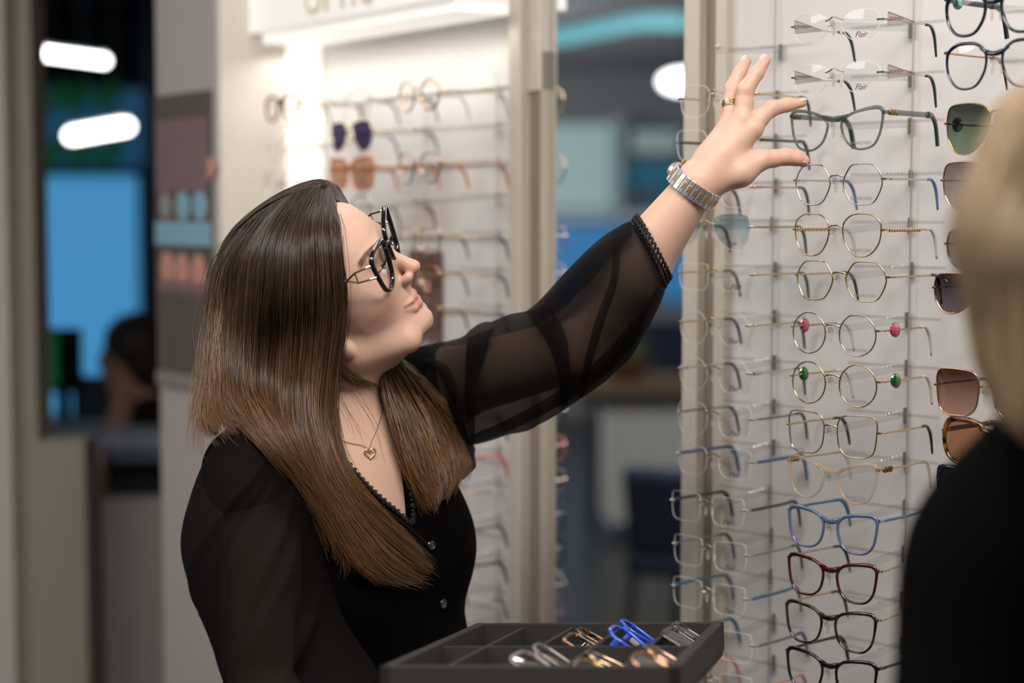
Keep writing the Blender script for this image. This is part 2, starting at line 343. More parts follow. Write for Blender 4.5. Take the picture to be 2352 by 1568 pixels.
                mm.add([a + V(0, 0, .0085), a + V(0, 0, -.008), a + V(0, L, .001), a + V(0, L, -.001), a + V(sg * .0015, 0, .0085), a + V(sg * .0015, 0, -.008), a + V(sg * .0015, L, .001), a + V(sg * .0015, L, -.001)],
                       [(0, 2, 3, 1), (4, 5, 7, 6), (0, 1, 5, 4), (2, 6, 7, 3), (0, 4, 6, 2), (1, 3, 7, 5)])
                mm.build('temple_plate', dm, mt)
                MB().add([a + V(sg * .002, .002, .0035), a + V(sg * .002, .002, -.002), a + V(sg * .002, .038, .003), a + V(sg * .002, .038, .0045)], [(0, 1, 2, 3)]).build('glitter_band', mat('pink_glitter', srgb(120, 84, 80), .3, .4, col2=srgb(210, 180, 170), nscale=900), mt)
                MB().sweep([a + V(sg * .001, 0, .0085), a + V(sg * .001, L, .001)], (.0005, .0005), n=4).build('plate_edge', GUN, mt)
    return root
# ------------------------------------------------------------------ right display, rods and spectacles
ROT = -math.pi / 4
rootR, offR, putR = display('eyewear_display_wall', 'white display wall with rows of clear rods on the right, behind the raised hand', PR, uR, nR, .286, -.75,
    [.286 - .075, .0, -.21, -.42], 2.42,
    [(.3276, .3545, m_alu, .022, (.02, 2.6)), (.305, .3276, m_slot, .006, (.02, 2.6)), (.286, .305, m_alu, .016, (.02, 2.6)), (.3545, .358, mat('dark_edge', srgb(60, 62, 58), .4), .004, (.02, 2.6))])
putR(wallbox(MB(), PR, uR, nR, .305, -.75, 2.42, 2.6, -.03, .09), 'header_box', m_white)
Z1, Z2, Z3 = 2.33, 2.165, 2.01
GR = 'eyeglasses on the right display wall'
def on_right(px, py, Z, **k):
    p = P(px, py, Z)
    base = p - nR * ((p - PR).dot(nR))
    bz = k.get('lh', .046) * k.get('bridge_z', .2)
    if k.pop('rodonly', False) is False:
        dd = k.pop('dz', 0)
        glasses(p - V(0, 0, bz), ROT + k.pop('tw_rot', 0), k.pop('label'), GR, **k)
    rod(putR, V(base.x, base.y, 0), nR, uR, (p - PR).dot(nR) + .004, p.z - .006)
SW = 'SWAROVSKI'; m_plate = film('clear_plate', (.80, .76, .72, 1), .2, .1)
sil = mat('crystal_glitter', srgb(225, 215, 200), .15, .8, noise=.5, nscale=900)
col2 = [
 (1917, 47, dict(shape='panto', lw=.052, lh=.036, rim='rimless', fr=SILV, tip=DGREEN, deco=('wedge', m_plate), tw=.0008, label='rimless eyeglasses with glitter wedge temples, topmost in the middle column', text='FL', splay=.0)),
 (1917, 166, dict(shape='panto', lw=.052, lh=.036, rim='rimless', fr=SILV, tip=DGREEN, deco=('wedge', m_plate), tw=.0008, label='rimless eyeglasses with glitter wedge temples, second from top in the middle column', text='FL')),
 (1917, 279, dict(shape='cat', lw=.055, lh=.047, rim='acetate', rw=.0018, fr=GREENC, temple=GREENC, tip=DGREEN, tw=.0022, twz=.0035, text=SW, deco=('stones', GOLD), label='grey-green clear acetate cat-eye eyeglasses in front of the fingers', hz=.6)),
 (1922, 405, dict(shape='hex', lw=.052, lh=.047, fr=SILV, tip=BLTIP, text=SW, label='thin silver hexagonal eyeglasses with blue temple tips')),
 (1920, 520, dict(shape='panto', lw=.052, lh=.050, fr=GOLD, tip=CLTIP, text=SW, deco=('chain', GOLD), label='thin gold rounded eyeglasses with twisted chain temples')),
 (1928, 627, dict(shape='hex', lw=.054, lh=.046, fr=GOLD, tip=BTIP, text=SW, label='thin gold hexagonal eyeglasses with dark temple tips, above the pink crystal pair')),
 (1912, 748, dict(shape='round', lw=.049, lh=.049, fr=SILV, temple=ROSE, tip=CLTIP, text=SW, deco=('crystal', crystal('pink_crystal', (205, 90, 120))), label='round silver eyeglasses with pink crystals on the temples', dbl=.020)),
 (1912, 863, dict(shape='round', lw=.050, lh=.050, fr=GOLD, tip=CLTIP, text=SW, deco=('crystal', crystal('green_crystal', (16, 110, 40))), label='round gold eyeglasses with green crystals on the temples', dbl=.020)),
 (1908, 978, dict(shape='square', lw=.054, lh=.050, fr=GOLD, tip=BTIP, text=SW, label='thin gold large squared eyeglasses under the green crystal pair')),
 (1908, 1085, dict(shape='cat', lw=.053, lh=.047, rim='acetate', rw=.0021, fr=CHAMP, temple=GOLD, tip=CHAMP, text=SW, deco=('stones', DGOLD), label='clear champagne acetate cat-eye eyeglasses with gold temples', tw=.0012, hz=.6, pads=False)),
 (1908, 1200, dict(shape='soft', lw=.054, lh=.047, rim='acetate', rw=.0020, fr=BLUE, temple=PETROL, tip=PETROL, text=SW, label='light blue acetate eyeglasses', tw=.0013, twz=.0018, hz=.6, frt2=SILV)),
 (1907, 1312, dict(shape='soft', lw=.054, lh=.047, rim='acetate', rw=.0020, fr=RED, temple=GOLD, tip=BTIP, text=SW, deco=('sleeve', sil), label='dark burgundy acetate eyeglasses with gold temples', hz=.6)),
 (1903, 1422, dict(shape='soft', lw=.055, lh=.048, rim='acetate', rw=.0019, fr=BTORT, temple=GOLD, tip=BTIP, text=SW, deco=('sleeve', sil), label='black and olive tortoise squared eyeglasses with gold temples', hz=.6)),
 (1905, 1532, dict(shape='soft', lw=.055, lh=.048, rim='acetate', rw=.0020, fr=BLACK, temple=BLACK, tip=BTIP, text=SW, label='black acetate squared eyeglasses, lowest in the middle column', hz=.6, tw=.0015, twz=.002)),
]
for px, py, k in col2: on_right(px, py, Z2, **k)
col3 = [
 (2282, 6, dict(shape='panto', lw=.051, lh=.048, rim='acetate', rw=.0022, fr=TEAL, temple=TEAL, tip=TEAL, tw=.002, twz=.0034, label='dark teal round acetate eyeglasses at the top right corner', deco=('crystal', crystal('turquoise_crystal', (40, 170, 150))), hz=.6)),
 (2284, 127, dict(shape='panto', lw=.052, lh=.050, rim='acetate', rw=.0017, fr=NAVY, temple=ROSE, tip=ROSE, label='navy round acetate eyeglasses with rose gold temples', hz=.5, frt2=ROSE)),
 (2292, 258, dict(shape='aviator', lw=.056, lh=.056, rw=.0009, fr=DGOLD, lens=L_GREEN, tip=BTIP, temple=DGOLD, label='sunglasses with green gradient lenses beside the blonde hair', name='sunglasses', cat='sunglasses', deco=('crystal', BLACK), bridge_z=.3)),
 (2290, 392, dict(shape='aviator', lw=.060, lh=.054, rw=.0009, fr=ROSE, lens=L_GREYB, tip=CLTIP, temple=SILV, label='sunglasses with pale grey-brown lenses, mostly behind the blonde hair', name='sunglasses', cat='sunglasses', bridge_z=.3)),
 (2290, 545, dict(shape='aviator', lw=.055, lh=.044, rw=.0011, fr=GUN, lens=L_GREY, tip=BTIP, temple=GUN, label='gunmetal sunglasses with grey lenses, above the plum pair', name='sunglasses', cat='sunglasses', bridge_z=.3)),
 (2262, 648, dict(shape='aviator', lw=.056, lh=.045, rw=.0011, fr=ROSE, lens=L_PLUM, tip=BTIP, temple=ROSE, label='gold-rimmed sunglasses with dark plum gradient lenses', name='sunglasses', cat='sunglasses', bridge_z=.3)),
 (2275, 765, dict(rodonly=True)),
 (2266, 890, dict(shape='square', lw=.056, lh=.052, rw=.0010, fr=ROSE, lens=L_BROWN, tip=BROWN, temple=DGOLD, label='thin sunglasses with brown gradient lenses by the dark shoulder', name='sunglasses', cat='sunglasses', bridge_z=.15)),
 (2280, 1000, dict(shape='geo', lw=.054, lh=.050, rim='acetate', rw=.0028, fr=TORT, lens=L_TAN, tip=TORT, temple=BTIP, label='tortoise geometric sunglasses with tan lenses above the dark shoulder', name='sunglasses', cat='sunglasses', tw=.0018, twz=.003, frt2=GOLD)),
 (2270, 1112, dict(shape='rect', lw=.056, lh=.046, rim='acetate', rw=.0030, fr=NAVY, lens=L_DARK, tip=NAVY, temple=NAVY, label='thick navy sunglasses just showing left of the dark shoulder', name='sunglasses', cat='sunglasses', tw=.002, twz=.004)),
]
for px, py, k in col3: on_right(px, py, Z3, **k)
col1 = [
 (1655, 105, dict(rodonly=True)),
 (1643, 215, dict(shape='square', lw=.050, lh=.040, rim='rimless', fr=GOLD, temple=GOLD, tip=BTIP, label='rimless eyeglasses with gold temples behind the raised fingers')),
 (1637, 318, dict(shape='square', lw=.052, lh=.040, rim='rimless', fr=SILV, temple=DGREEN, tip=DGREEN, tw=.0012, twz=.002, label='rimless eyeglasses with dark green temples behind the hand')),
 (1640, 425, dict(shape='square', lw=.050, lh=.040, rim='rimless', fr=ROSE, temple=ROSE, tip=BTIP, label='rimless eyeglasses with rose gold temples behind the wristwatch')),
 (1624, 515, dict(shape='aviator', lw=.056, lh=.046, rim='rimless', fr=SILV, lens=L_BLUE, temple=DGOLD, tip=BTIP, text='FL', label='rimless eyeglasses with pale blue tinted lenses beside the forearm')),
 (1640, 624, dict(shape='rect', lw=.050, lh=.034, rim='rimless', fr=GOLD, temple=GOLD, tip=BROWN, text='FL', label='rimless rectangular eyeglasses with brown tips, just right of the cuff')),
 (1637, 738, dict(shape='round', lw=.046, lh=.044, rim='rimless', fr=GOLD, temple=GOLD, tip=BTIP, text='FL', label='rimless round eyeglasses with gold temples left of the pink crystal pair')),
 (1637, 846, dict(shape='round', lw=.047, lh=.044, rim='rimless', fr=SILV, temple=SILV, tip=BTIP, text='FL', label='rimless round eyeglasses with silver hinges left of the green crystal pair', deco=('sleeve', sil))),
 (1637, 950, dict(shape='square', lw=.050, lh=.042, rim='rimless', fr=SILV, temple=BROWN, tip=BTIP, text='FL', label='rimless squared eyeglasses with brown temples left of the large gold pair')),
 (1637, 1047, dict(shape='square', lw=.050, lh=.038, rim='rimless', fr=SILV, temple=PETROL, tip=PETROL, text='FL', tw=.0012, twz=.0024, label='rimless eyeglasses with wide blue temples left of the champagne pair')),
 (1622, 1156, dict(shape='rect', lw=.050, lh=.037, rim='rimless', fr=SILV, temple=BTIP, tip=BTIP, text='FL', tw=.0012, twz=.002, label='rimless eyeglasses with black patterned temples left of the light blue pair')),
 (1627, 1258, dict(shape='rect', lw=.050, lh=.038, rim='rimless', fr=SILV, temple=GREYT, tip=BTIP, text='FL', label='rimless eyeglasses with thin grey temples left of the burgundy pair')),
 (1625, 1356, dict(shape='rect', lw=.050, lh=.038, rim='rimless', fr=SILV, temple=PETROL, tip=GREYT, text='FL', tw=.0012, twz=.0022, label='rimless eyeglasses with blue and grey temples just above the tray corner')),
 (1640, 1462, dict(shape='rect', lw=.050, lh=.038, rim='rimless', fr=SILV, temple=GREYT, tip=PETROL, tw=.0012, twz=.002, label='rimless eyeglasses with grey-blue temples half behind the tray')),
 (1640, 1560, dict(shape='rect', lw=.050, lh=.038, rim='rimless', fr=ROSE, temple=PINK, tip=PINK, label='rimless eyeglasses with pink temples below the tray edge')),
]
for px, py, k in col1: on_right(px, py, Z1, **k)
# ------------------------------------------------------------------ mirror between the displays
A = PR - uR * .358; B = V(PL.x, PL.y, 0) + V(.002, -.002, 0)
mu = (B - A); ml = mu.length; md = mu.normalized(); mn = V(md.y, -md.x, 0)
if mn.y > 0: mn = -mn
Rm = Matrix((md, mn, V(0, 0, 1))).transposed()
mir = tag(empty('wall_mirror', A.lerp(B, .5)), 'tall mirror strip between the two display walls', 'mirror')
def lo(o, root): o.data.transform(Matrix.Translation(-root.location)); return o
lo(MB().box(A.lerp(B, .5) - mn * .006 + V(0, 0, 1.35), (ml, .006, 2.6), Rm).build('mirror_glass', mat('mirror_silver', (.93, .95, .96, 1), .0, 1), mir), mir)
lo(MB().box(A.lerp(B, .5) - mn * .02 + V(0, 0, 1.35), (ml, .02, 2.62), Rm).build('mirror_backing', m_dark, mir), mir)
# ------------------------------------------------------------------ left display
rootL, offL, putL = display('eyewear_display_wall', 'lit white display wall behind the woman, with the glowing header above', PL, uL, nL, .063, .713,
    [.129, .339, .549], 2.6,
    [(.032, .063, m_alu, .03, (.02, 2.6)), (.006, .032, m_slot, .012, (.02, 1.78)), (.0, .032, m_alu, .016, (1.78, 2.6)), (.0, .003, mat('post_edge', srgb(176, 164, 148), .5), .014, (.02, 1.84))], mat('pale_wire', srgb(196, 190, 186), .5, .2), 1.82)
for z in np.arange(.4, 1.86, .058 * 2): putL(wallbox(MB(), PL, uL, nL, .063, .713, z, z + .004, 0, .003), 'groove_rail', mat('soft_grey_rail', srgb(196, 190, 186), .6))
putL(wallbox(MB(), PL, uL, nL, .713, .728, .02, 2.6, -.03, .198), 'side_wall', m_cream)
hb = putL(wallbox(MB(), PL, uL, nL, .063, .713, 1.915, 2.6, .0, .14), 'header_sign', mat('lit_header_acrylic', srgb(250, 247, 242), .5, emit=.28))
putL(wallbox(MB(), PL, uL, nL, .07, .70, 1.897, 1.915, .02, .12), 'header_light', mat('led_diffuser', (1, .97, .92, 1), .5, emit=.45))
Rl = Matrix((uL, -nL, V(0, 0, 1))).transposed().to_4x4()
cpos = P(765, 0, 3.05); cpos = cpos - nL * ((cpos - PL).dot(nL) - .142)
text_mesh('OPTIC', .075, .001, mat('gold_lettering', srgb(228, 210, 182), .5, 0), hb, 'header_lettering', Matrix.Translation(cpos + uL * .08 - offL) @ Rl @ Matrix.Rotation(math.pi / 2, 4, 'X'), space=1.1)
lamp = putL(wallbox(MB(), PL, uL, nL, .700, .712, .9, 1.93, .005, .07), 'vertical_light_strip', mat('strip_glow', (1, .96, .9, 1), .5, emit=.6))
l = area('header_light_lamp', PL - uL * .39 + nL * .09 + V(0, 0, 1.88), PL - uL * .39 - nL * .0 + V(0, 0, 1.2), .6, .05, .75, (1, .95, .88))
# poster with three portraits inside the left display
def picture(name, label, Pt, u, n, s0, s1, z0, z1, d, base, blobs, frame=None, cat='poster'):
    c = Pt - u * (s0 + s1) / 2 + V(0, 0, (z0 + z1) / 2); root = empty(name, c + n * d); tag(root, label, cat)
    w = abs(s1 - s0); h = z1 - z0; R = Matrix((u, n, V(0, 0, 1))).transposed().to_4x4(); root.matrix_world = Matrix.Translation(c + n * d) @ R
    MB().box((0, .0, 0), (w, .004, h)).build('poster_board', base, root)
    for (nm, x, z, rx, rz, m, sq) in blobs:
        if sq: MB().box((x * w / 2, .003, z * h / 2), (rx * w, .002, rz * h)).build(nm, m, root)
        else: MB().ell((x * w / 2, .002, z * h / 2), (rx * w / 2, .0015, rz * h / 2), nu=20).build(nm, m, root)
    return root
m_pbrown = mat('poster_brown', srgb(96, 84, 78), .6, noise=.1); m_skinp = mat('poster_skin', srgb(205, 150, 135), .6, noise=.1); m_mauve = mat('poster_mauve', srgb(132, 108, 112), .6, noise=.15, nscale=12)
m_pblue = mat('poster_light_blue', srgb(132, 176, 196), .6); m_pgrey = mat('poster_grey', srgb(150, 148, 150), .6)
m_hairp = mat('poster_hair', srgb(84, 52, 44), .6)
pz = lambda y, Z: P(0, y, Z).z
picture('small_poster', 'small brown photo poster on the left display wall, right of the face', PL, uL, nL, .2945, .395, pz(785, 3.0), pz(575, 3.0), .006, mat('poster_rose_brown', srgb(118, 84, 80), .6, noise=.5, nscale=18),
    [('portrait', .2, .45, .7, .5, m_hairp, False), ('portrait_face', .25, .3, .35, .3, m_skinp, False), ('portrait', -.2, -.5, .7, .5, m_hairp, False), ('portrait_face', -.1, -.45, .4, .3, m_skinp, False)])
# glasses on the left display
GL = 'eyeglasses on the left display wall'
ZC = (2.747, 2.921, 3.096); XC = (959, 803, 645)
ROTL = -aL
def on_left(ci, py, dx=0, **k):
    p = P(XC[ci] + dx, py, ZC[ci]); base = p - nL * ((p - PL).dot(nL)); bz = k.get('lh', .046) * .2
    if not k.pop('rodonly', False):
        glasses(p - V(0, 0, bz), ROTL, k.pop('label'), GL, parts_small=True, **k)
    rod(putL, V(base.x, base.y, 0), nL, uL, (p - PL).dot(nL) + .004, p.z - .006, mat('pale_clip', srgb(180, 174, 170), .5))
left1 = [
 (205, dict(shape='round', lw=.048, lh=.046, fr=GOLD, tip=CLTIP, label='round gold eyeglasses at the top of the left display, nearest the post', rw=.0014)),
 (290, dict(rodonly=True)),
 (372, dict(shape='panto', fr=ROSE, tip=ORANGE, rim='metal', label='rose gold eyeglasses with orange tips on the left display, above the forehead', rw=.0012)),
 (455, dict(rodonly=True)),
 (540, dict(shape='rect', lh=.036, fr=GOLD, tip=GREYT, label='gold eyeglasses beside the raised tip of the worn black frame', rw=.0012)),
 (628, dict(shape='panto', lh=.04, fr=ROSE, tip=GREYT, label='rose gold eyeglasses on the left display, level with the nose', rw=.0012)),
 (715, dict(shape='square', lh=.04, fr=DGOLD, tip=GREYT, label='dark gold eyeglasses on the left display, level with the chin', rw=.0012)),
 (800, dict(shape='square', lh=.04, fr=SILV, tip=BTIP, label='silver eyeglasses on the left display just above the raised shoulder', rw=.0012)),
 (965, dict(shape='square', rim='acetate', rw=.0018, fr=RED, tip=BROWN, label='red-brown eyeglasses seen in the mirror just under the raised sleeve', lh=.04)),
 (1048, dict(shape='rect', lh=.038, rim='acetate', rw=.0018, fr=PINK, temple=PINK, tip=PINK, tw=.0013, twz=.002, label='eyeglasses with coral temples behind the blouse, under the armpit')),
 (1125, dict(shape='rect', lh=.038, fr=SILV, temple=ROSE, tip=CLTIP, label='silver eyeglasses with pale rose temples, below the coral pair')),
 (1212, dict(shape='square', lh=.046, rim='acetate', rw=.0022, fr=BLACK, temple=GREYT, tip=GREYT, tw=.0013, twz=.002, label='thick black eyeglasses with grey temples behind the blouse')),
 (1296, dict(shape='rect', lh=.040, rim='acetate', rw=.002, fr=BLACK, temple=BTIP, tip=BTIP, tw=.0013, twz=.002, label='black eyeglasses with dark bent temples, second from lowest by the blouse')),
 (1375, dict(shape='round', lh=.048, fr=SILV, temple=CLTIP, tip=GREYT, label='round silver eyeglasses with pale temples, lowest row by the blouse', rw=.0014)),
 (1450, dict(shape='round', lh=.040, rim='acetate', rw=.0016, fr=CHAMP, tip=CLTIP, label='champagne eyeglasses in the mirror behind the tray')),
]
for py, k in left1: on_left(0, py, **k)
left2 = [
 (222, dict(shape='square', lw=.054, lh=.048, rim='rimless', fr=SILV, tip=GREYT, label='large rimless eyeglasses on the left display above the violet sunglasses')),
 (300, dict(shape='aviator', lw=.056, lh=.046, rw=.0012, fr=GOLD, lens=L_VIOLET, temple=GOLD, tip=GREYT, label='sunglasses with violet lenses on the left display', name='sunglasses', cat='sunglasses')),
 (385, dict(shape='square', lw=.060, lh=.050, rim='acetate', rw=.0018, fr=ORANGE, lens=L_ORANGE, temple=ORANGE, tip=ORANGE, label='sunglasses with orange tinted lenses just above the hair', name='sunglasses', cat='sunglasses')),
 (470, dict(shape='square', fr=SILV, tip=BTIP, label='silver eyeglasses on the left display just above the brow', rw=.0012)),
]
for py, k in left2: on_left(1, py, **k)
left3 = [
 (237, dict(shape='panto', lw=.050, lh=.042, rim='acetate', rw=.0026, fr=TORT, temple=DGOLD, tip=GREYT, label='olive tortoise eyeglasses in front of the vertical light strip')),
 (330, dict(shape='square', rim='rimless', fr=SILV, tip=CLTIP, label='faint rimless eyeglasses below the olive tortoise pair')),
 (415, dict(shape='square', fr=SILV, tip=CLTIP, label='thin silver eyeglasses just above the crown of the dark hair')),
]
for py, k in left3: on_left(2, py, **k)
# ------------------------------------------------------------------ outer cabinet face with poster, left opening
P2 = PL - uL * .7285 + nL * .198
struct('wall_side', wallbox(MB(), P2, uL, nL, 0, .262, .0, 2.7, -.25, 0), mat('grey_cabinet_face', srgb(178, 170, 166), .6, noise=.04), 'grey wall end with the brown poster')
zt = pz(212, 3.3); zb = pz(858, 3.3); hh = zt - zb
picture('poster', 'tall brown advertising poster with faces and pale ovals, left of the hair', P2, uL, nL, .015, .258, zb, zt, .004, m_pbrown, [
    ('portrait_scene', .0, .56, .92, .26, m_mauve, True), ('portrait_face', .25, .66, .34, .12, m_skinp, False), ('portrait_body', .45, .46, .8, .10, m_skinp, False), ('portrait_hair', .1, .55, .22, .16, m_hairp, False), ('blue_disc', -.6, .56, .3, .13, m_pblue, False),
    ('pale_oval', -.65, .2, .2, .10, m_pgrey, False), ('pale_oval', .0, .2, .26, .11, m_pblue, False), ('pale_oval', .62, .2, .26, .11, m_pblue, False), ('light_blue_band', 0, .0, 1.0, .085, m_pblue, True),
    ('portrait', -.6, -.26, .26, .13, m_skinp, False), ('portrait', -.05, -.27, .26, .13, m_skinp, False), ('portrait', .55, -.28, .26, .14, m_skinp, False),
    ('portrait_body', -.6, -.38, .4, .06, m_mauve, False), ('portrait_body', 0, -.38, .4, .06, m_mauve, False), ('portrait_body', .6, -.38, .4, .06, m_mauve, False)])
picture('poster_frame_rail', 'thin silver rail under the brown poster', P2, uL, nL, .01, .262, zb - .03, zb - .004, .006, mat('silver_rail', srgb(150, 146, 142), .4, .3), [], cat='rail')
def pbox(mb, x0, x1, y0, y1, Z, dz, front=True):       # an upright block whose front face stands at distance Z
    a = P(x0, y1, Z); b = P(x1, y0, Z)
    mb.add([(a.x, Z, a.z), (b.x, Z, a.z), (b.x, Z, b.z), (a.x, Z, b.z), (a.x, Z + dz, a.z), (b.x, Z + dz, a.z), (b.x, Z + dz, b.z), (a.x, Z + dz, b.z)],
           [(0, 1, 2, 3), (5, 4, 7, 6), (4, 0, 3, 7), (1, 5, 6, 2), (3, 2, 6, 7), (4, 5, 1, 0)]); return mb
def vbox(mb, x0, x1, z0, z1, Y, dz):
    return mb.box(((x0 + x1) / 2, Y + dz / 2, (z0 + z1) / 2), (x1 - x0, dz, z1 - z0))
x80 = P(82, 784, 3.9).x; x190 = P(190, 784, 3.9).x
struct('wall_partition', vbox(MB(), -3.2, x80, 0, 2.7, 3.9, .12), m_beige, 'taupe wall at the left edge')
struct('wall_parapet', vbox(MB(), x80, x190, 0, P(0, 1012, 3.9).z, 3.9, .12), m_beige, 'low taupe wall under the opening')
struct('trim_1', vbox(MB(), P(-60, 784, 3.86).x, P(22, 784, 3.86).x, 0, 2.7, 3.86, .04), m_wallg, 'paler strip at the far left')
struct('wall_low', vbox(MB(), x190, P(400, 784, 4.05).x, 0, P(0, 1148, 4.05).z, 4.05, .1), m_grey, 'low grey wall under the desk')
# blue window far behind
def glowwin(name, x0, x1, z0, z1, Y, col, e, label, frame=True):
    r = empty(name, ((x0 + x1) / 2, Y, 0)); tag(r, label, kind='structure')
    o = vbox(MB(), x0, x1, z0, z1, Y, .02).build('window_pane', mat(name + '_blue_daylight', col, .3, emit=e), r); lo(o, r)
    if frame:
        for xx in (x0, x1): lo(vbox(MB(), xx - .03, xx + .03, z0 - .03, z1 + .03, Y - .03, .05).build('window_frame', m_dark, r), r)
        for zz in (z0, z1): lo(vbox(MB(), x0, x1, zz - .02, zz + .02, Y - .03, .05).build('window_frame', m_dark, r), r)
    return r
xx = lambda px, Z: (px - 1176) / F * Z
glowwin('window_1', xx(60, 9.3), xx(335, 9.3), .3, P(0, 395, 9.3).z, 9.3, srgb(72, 148, 200), .8, 'blue lit window behind the seated person')
w2_ = glowwin('window_2', xx(60, 9.3), xx(352, 9.3), P(0, 385, 9.3).z, P(0, 205, 9.3).z, 9.3, srgb(22, 70, 100), .7, 'dark teal upper window with green stripes', False)
sa = w2_
m_gr = mat('green_stripe', srgb(20, 90, 50), .6, emit=.25)
for i, (px, py) in enumerate([(115, 350), (180, 352), (245, 350), (120, 225), (175, 225), (240, 222)]):
    a = P(px - 20, py + 28, 9.25); b = P(px + 32, py - 28, 9.25)
    MB().sweep([a - sa.location, b - sa.location], (.03, .055), n=4).build('stripe', m_gr, sa)
struct('wall_pillar', vbox(MB(), xx(335, 8.6), xx(362, 8.6), 0, 2.65, 8.6, .1), mat('dark_blue_pillar', srgb(36, 62, 88), .6), 'dark blue post beside the window')
m_glow = mat('lamp_glow', (1, .98, .95, 1), .5, emit=9)
def tube_lamp(a, b, label, r=.05):
    root = tag(empty('ceiling_lamp', (a + b) / 2), label, 'lamp', 'tube lamps'); a0 = a - root.location; b0 = b - root.location
    MB().sweep([a0, a0.lerp(b0, .5), b0], (r, r * .8), n=12).build('lamp_tube', m_glow, root, smooth=True)
    MB().sweep([a0.lerp(b0, .02) + V(0, 0, r), b0.lerp(a0, .02) + V(0, 0, r)], (r * .9, r * .35), n=8).build('lamp_housing', mat('lamp_housing_white', srgb(170, 180, 185), .5), root)
    for t in (.2, .8): c = a0.lerp(b0, t); MB().sweep([c + V(0, 0, r), c + V(0, 0, 2.66 - (a + b).z / 2)], (.004, .004), up=(1, 0, 0), n=6).build('hanging_cable', m_dark, root)
tube_lamp(P(88, 120, 6.6), P(240, 140, 6.4), 'upper of the two bright tube lamps at far left', .020)
tube_lamp(P(165, 312, 7.2), P(290, 290, 6.9), 'lower of the two bright tube lamps at far left', .028)
# desk, monitor, papers, shelf
dk = tag(empty('desk', (xx(230, 4.8), 4.8, 0)), 'white desk behind the low wall with the seated person', 'desk')
zd = P(0, 1000, 4.8).z
m_desk = mat('pale_desk', srgb(120, 140, 165), .5)
lo(MB().box((xx(240, 4.8) - .20, 5.04, zd - .02), (.40, .6, .035)).build('desk_top', m_desk, dk), dk)
for sx in (-.37, -.03):
    for sy in (-.26, .26): lo(MB().box((xx(240, 4.8) + sx, 5.04 + sy, (zd - .04) / 2), (.04, .04, zd - .04)).build('leg', m_dark, dk), dk)
mo = tag(empty('computer_monitor', (xx(130, 4.9), 4.95, zd)), 'dark monitor with a green picture at the far left', 'monitor')
lo(pbox(MB(), 88, 182, 755, 900, 4.9, .03).build('screen_housing', mat('black_plastic', srgb(14, 20, 26), .4), mo), mo)
lo(pbox(MB(), 92, 132, 762, 890, 4.895, .004).build('screen', mat('green_screen', srgb(10, 84, 44), .4, emit=.5), mo), mo)
lo(MB().box((xx(135, 4.9), 4.93, zd + .06), (.03, .03, .12)).build('stand_neck', m_dark, mo), mo); lo(MB().box((xx(135, 4.9), 4.93, zd + .006), (.18, .15, .012)).build('stand_base', m_dark, mo), mo)
tag(MB().box((xx(165, 4.8), 4.82, zd + .0155), (.15, .12, .03)).build('paper_stack', mat('blue_white_paper', srgb(130, 160, 190), .7)), 'stack of pale papers on the desk in front of the monitor', 'papers')
tag(MB().box((xx(200, 5.1), 5.22, zd + .06), (.14, .05, .12)).build('file_box', mat('blue_grey_box', srgb(70, 92, 108), .7), bevel=.004), 'blue-grey box on the desk between monitor and person', 'box')
tag(MB().box((xx(320, 4.4), 4.43, P(0, 1042, 4.25).z + .018), (.18, .2, .034)).build('paper_stack', mat('white_paper', srgb(140, 150, 165), .7)), 'white papers on the counter in front of the seated person', 'papers')
ct = tag(empty('counter_shelf', (xx(290, 4.3), 4.35, 0)), 'dark open counter with papers below the seated person', 'counter')
lo(pbox(MB(), 200, 400, 1042, 1062, 4.25, .4).build('counter_top', mat('grey_blue_top', srgb(74, 84, 98), .5), ct), ct)
lo(pbox(MB(), 235, 400, 1062, 2040, 4.32, .3).build('counter_body', m_dark, ct), ct)
cb = tag(empty('cream_bin', P(215, 1150, 4.2)), 'cream bin hanging beside the dark counter', 'bin')
lo(pbox(MB(), 192, 238, 1035, 1150, 4.2, .05).build('bin_body', mat('cream_plastic', srgb(128, 118, 92), .6), cb), cb); lo(pbox(MB(), 190, 240, 1030, 1037, 4.195, .06).build('bin_rim', m_beige, cb), cb)
# ------------------------------------------------------------------ the part of the shop seen in the mirror
CM = 2.779
def MP(px, py, Zv):                                     # where a thing stands whose mirror image shows at (px, py)
    p = P(px, py, Zv); return V(CM - p.y, CM - p.x, p.z)
def mbox(mb, x0, x1, y0, y1, Zv, th):
    a = MP(x0, y1, Zv); b = MP(x1, y0, Zv)
    return mb.box(((a.x + b.x) / 2 - th / 2, (a.y + b.y) / 2, (a.z + b.z) / 2), (th, abs(a.y - b.y), abs(b.z - a.z)))
def mwin(name, x0, x1, y0, y1, col, e, label):
    mb = mbox(MB(), x0, x1, y0, y1, 14.2, .02); o = tag(mb.build(name, mat(name + '_glow', srgb(*col), .4, emit=e)), label, kind='structure')
mwin('window_3', 1100, 1405, 285, 480, (140, 165, 165), .5, 'pale window in the mirror')
mwin('window_4', 1425, 1700, 285, 480, (40, 62, 74), .5, 'dark window in the mirror')
mwin('window_5', 1100, 1700, 515, 690, (44, 110, 160), .6, 'blue window in the mirror')
mwin('window_6', 1440, 1700, 380, 420, (30, 150, 180), .8, 'teal lit pane in the mirror')
mwin('window_7', 1450, 1560, 300, 350, (190, 205, 200), .5, 'small pale pane in the mirror')
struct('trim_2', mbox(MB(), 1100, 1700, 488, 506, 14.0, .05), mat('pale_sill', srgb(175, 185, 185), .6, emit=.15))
struct('trim_3', mbox(MB(), 1400, 1428, 270, 500, 14.0, .05), mat('pale_mullion', srgb(150, 165, 170), .6, emit=.1))
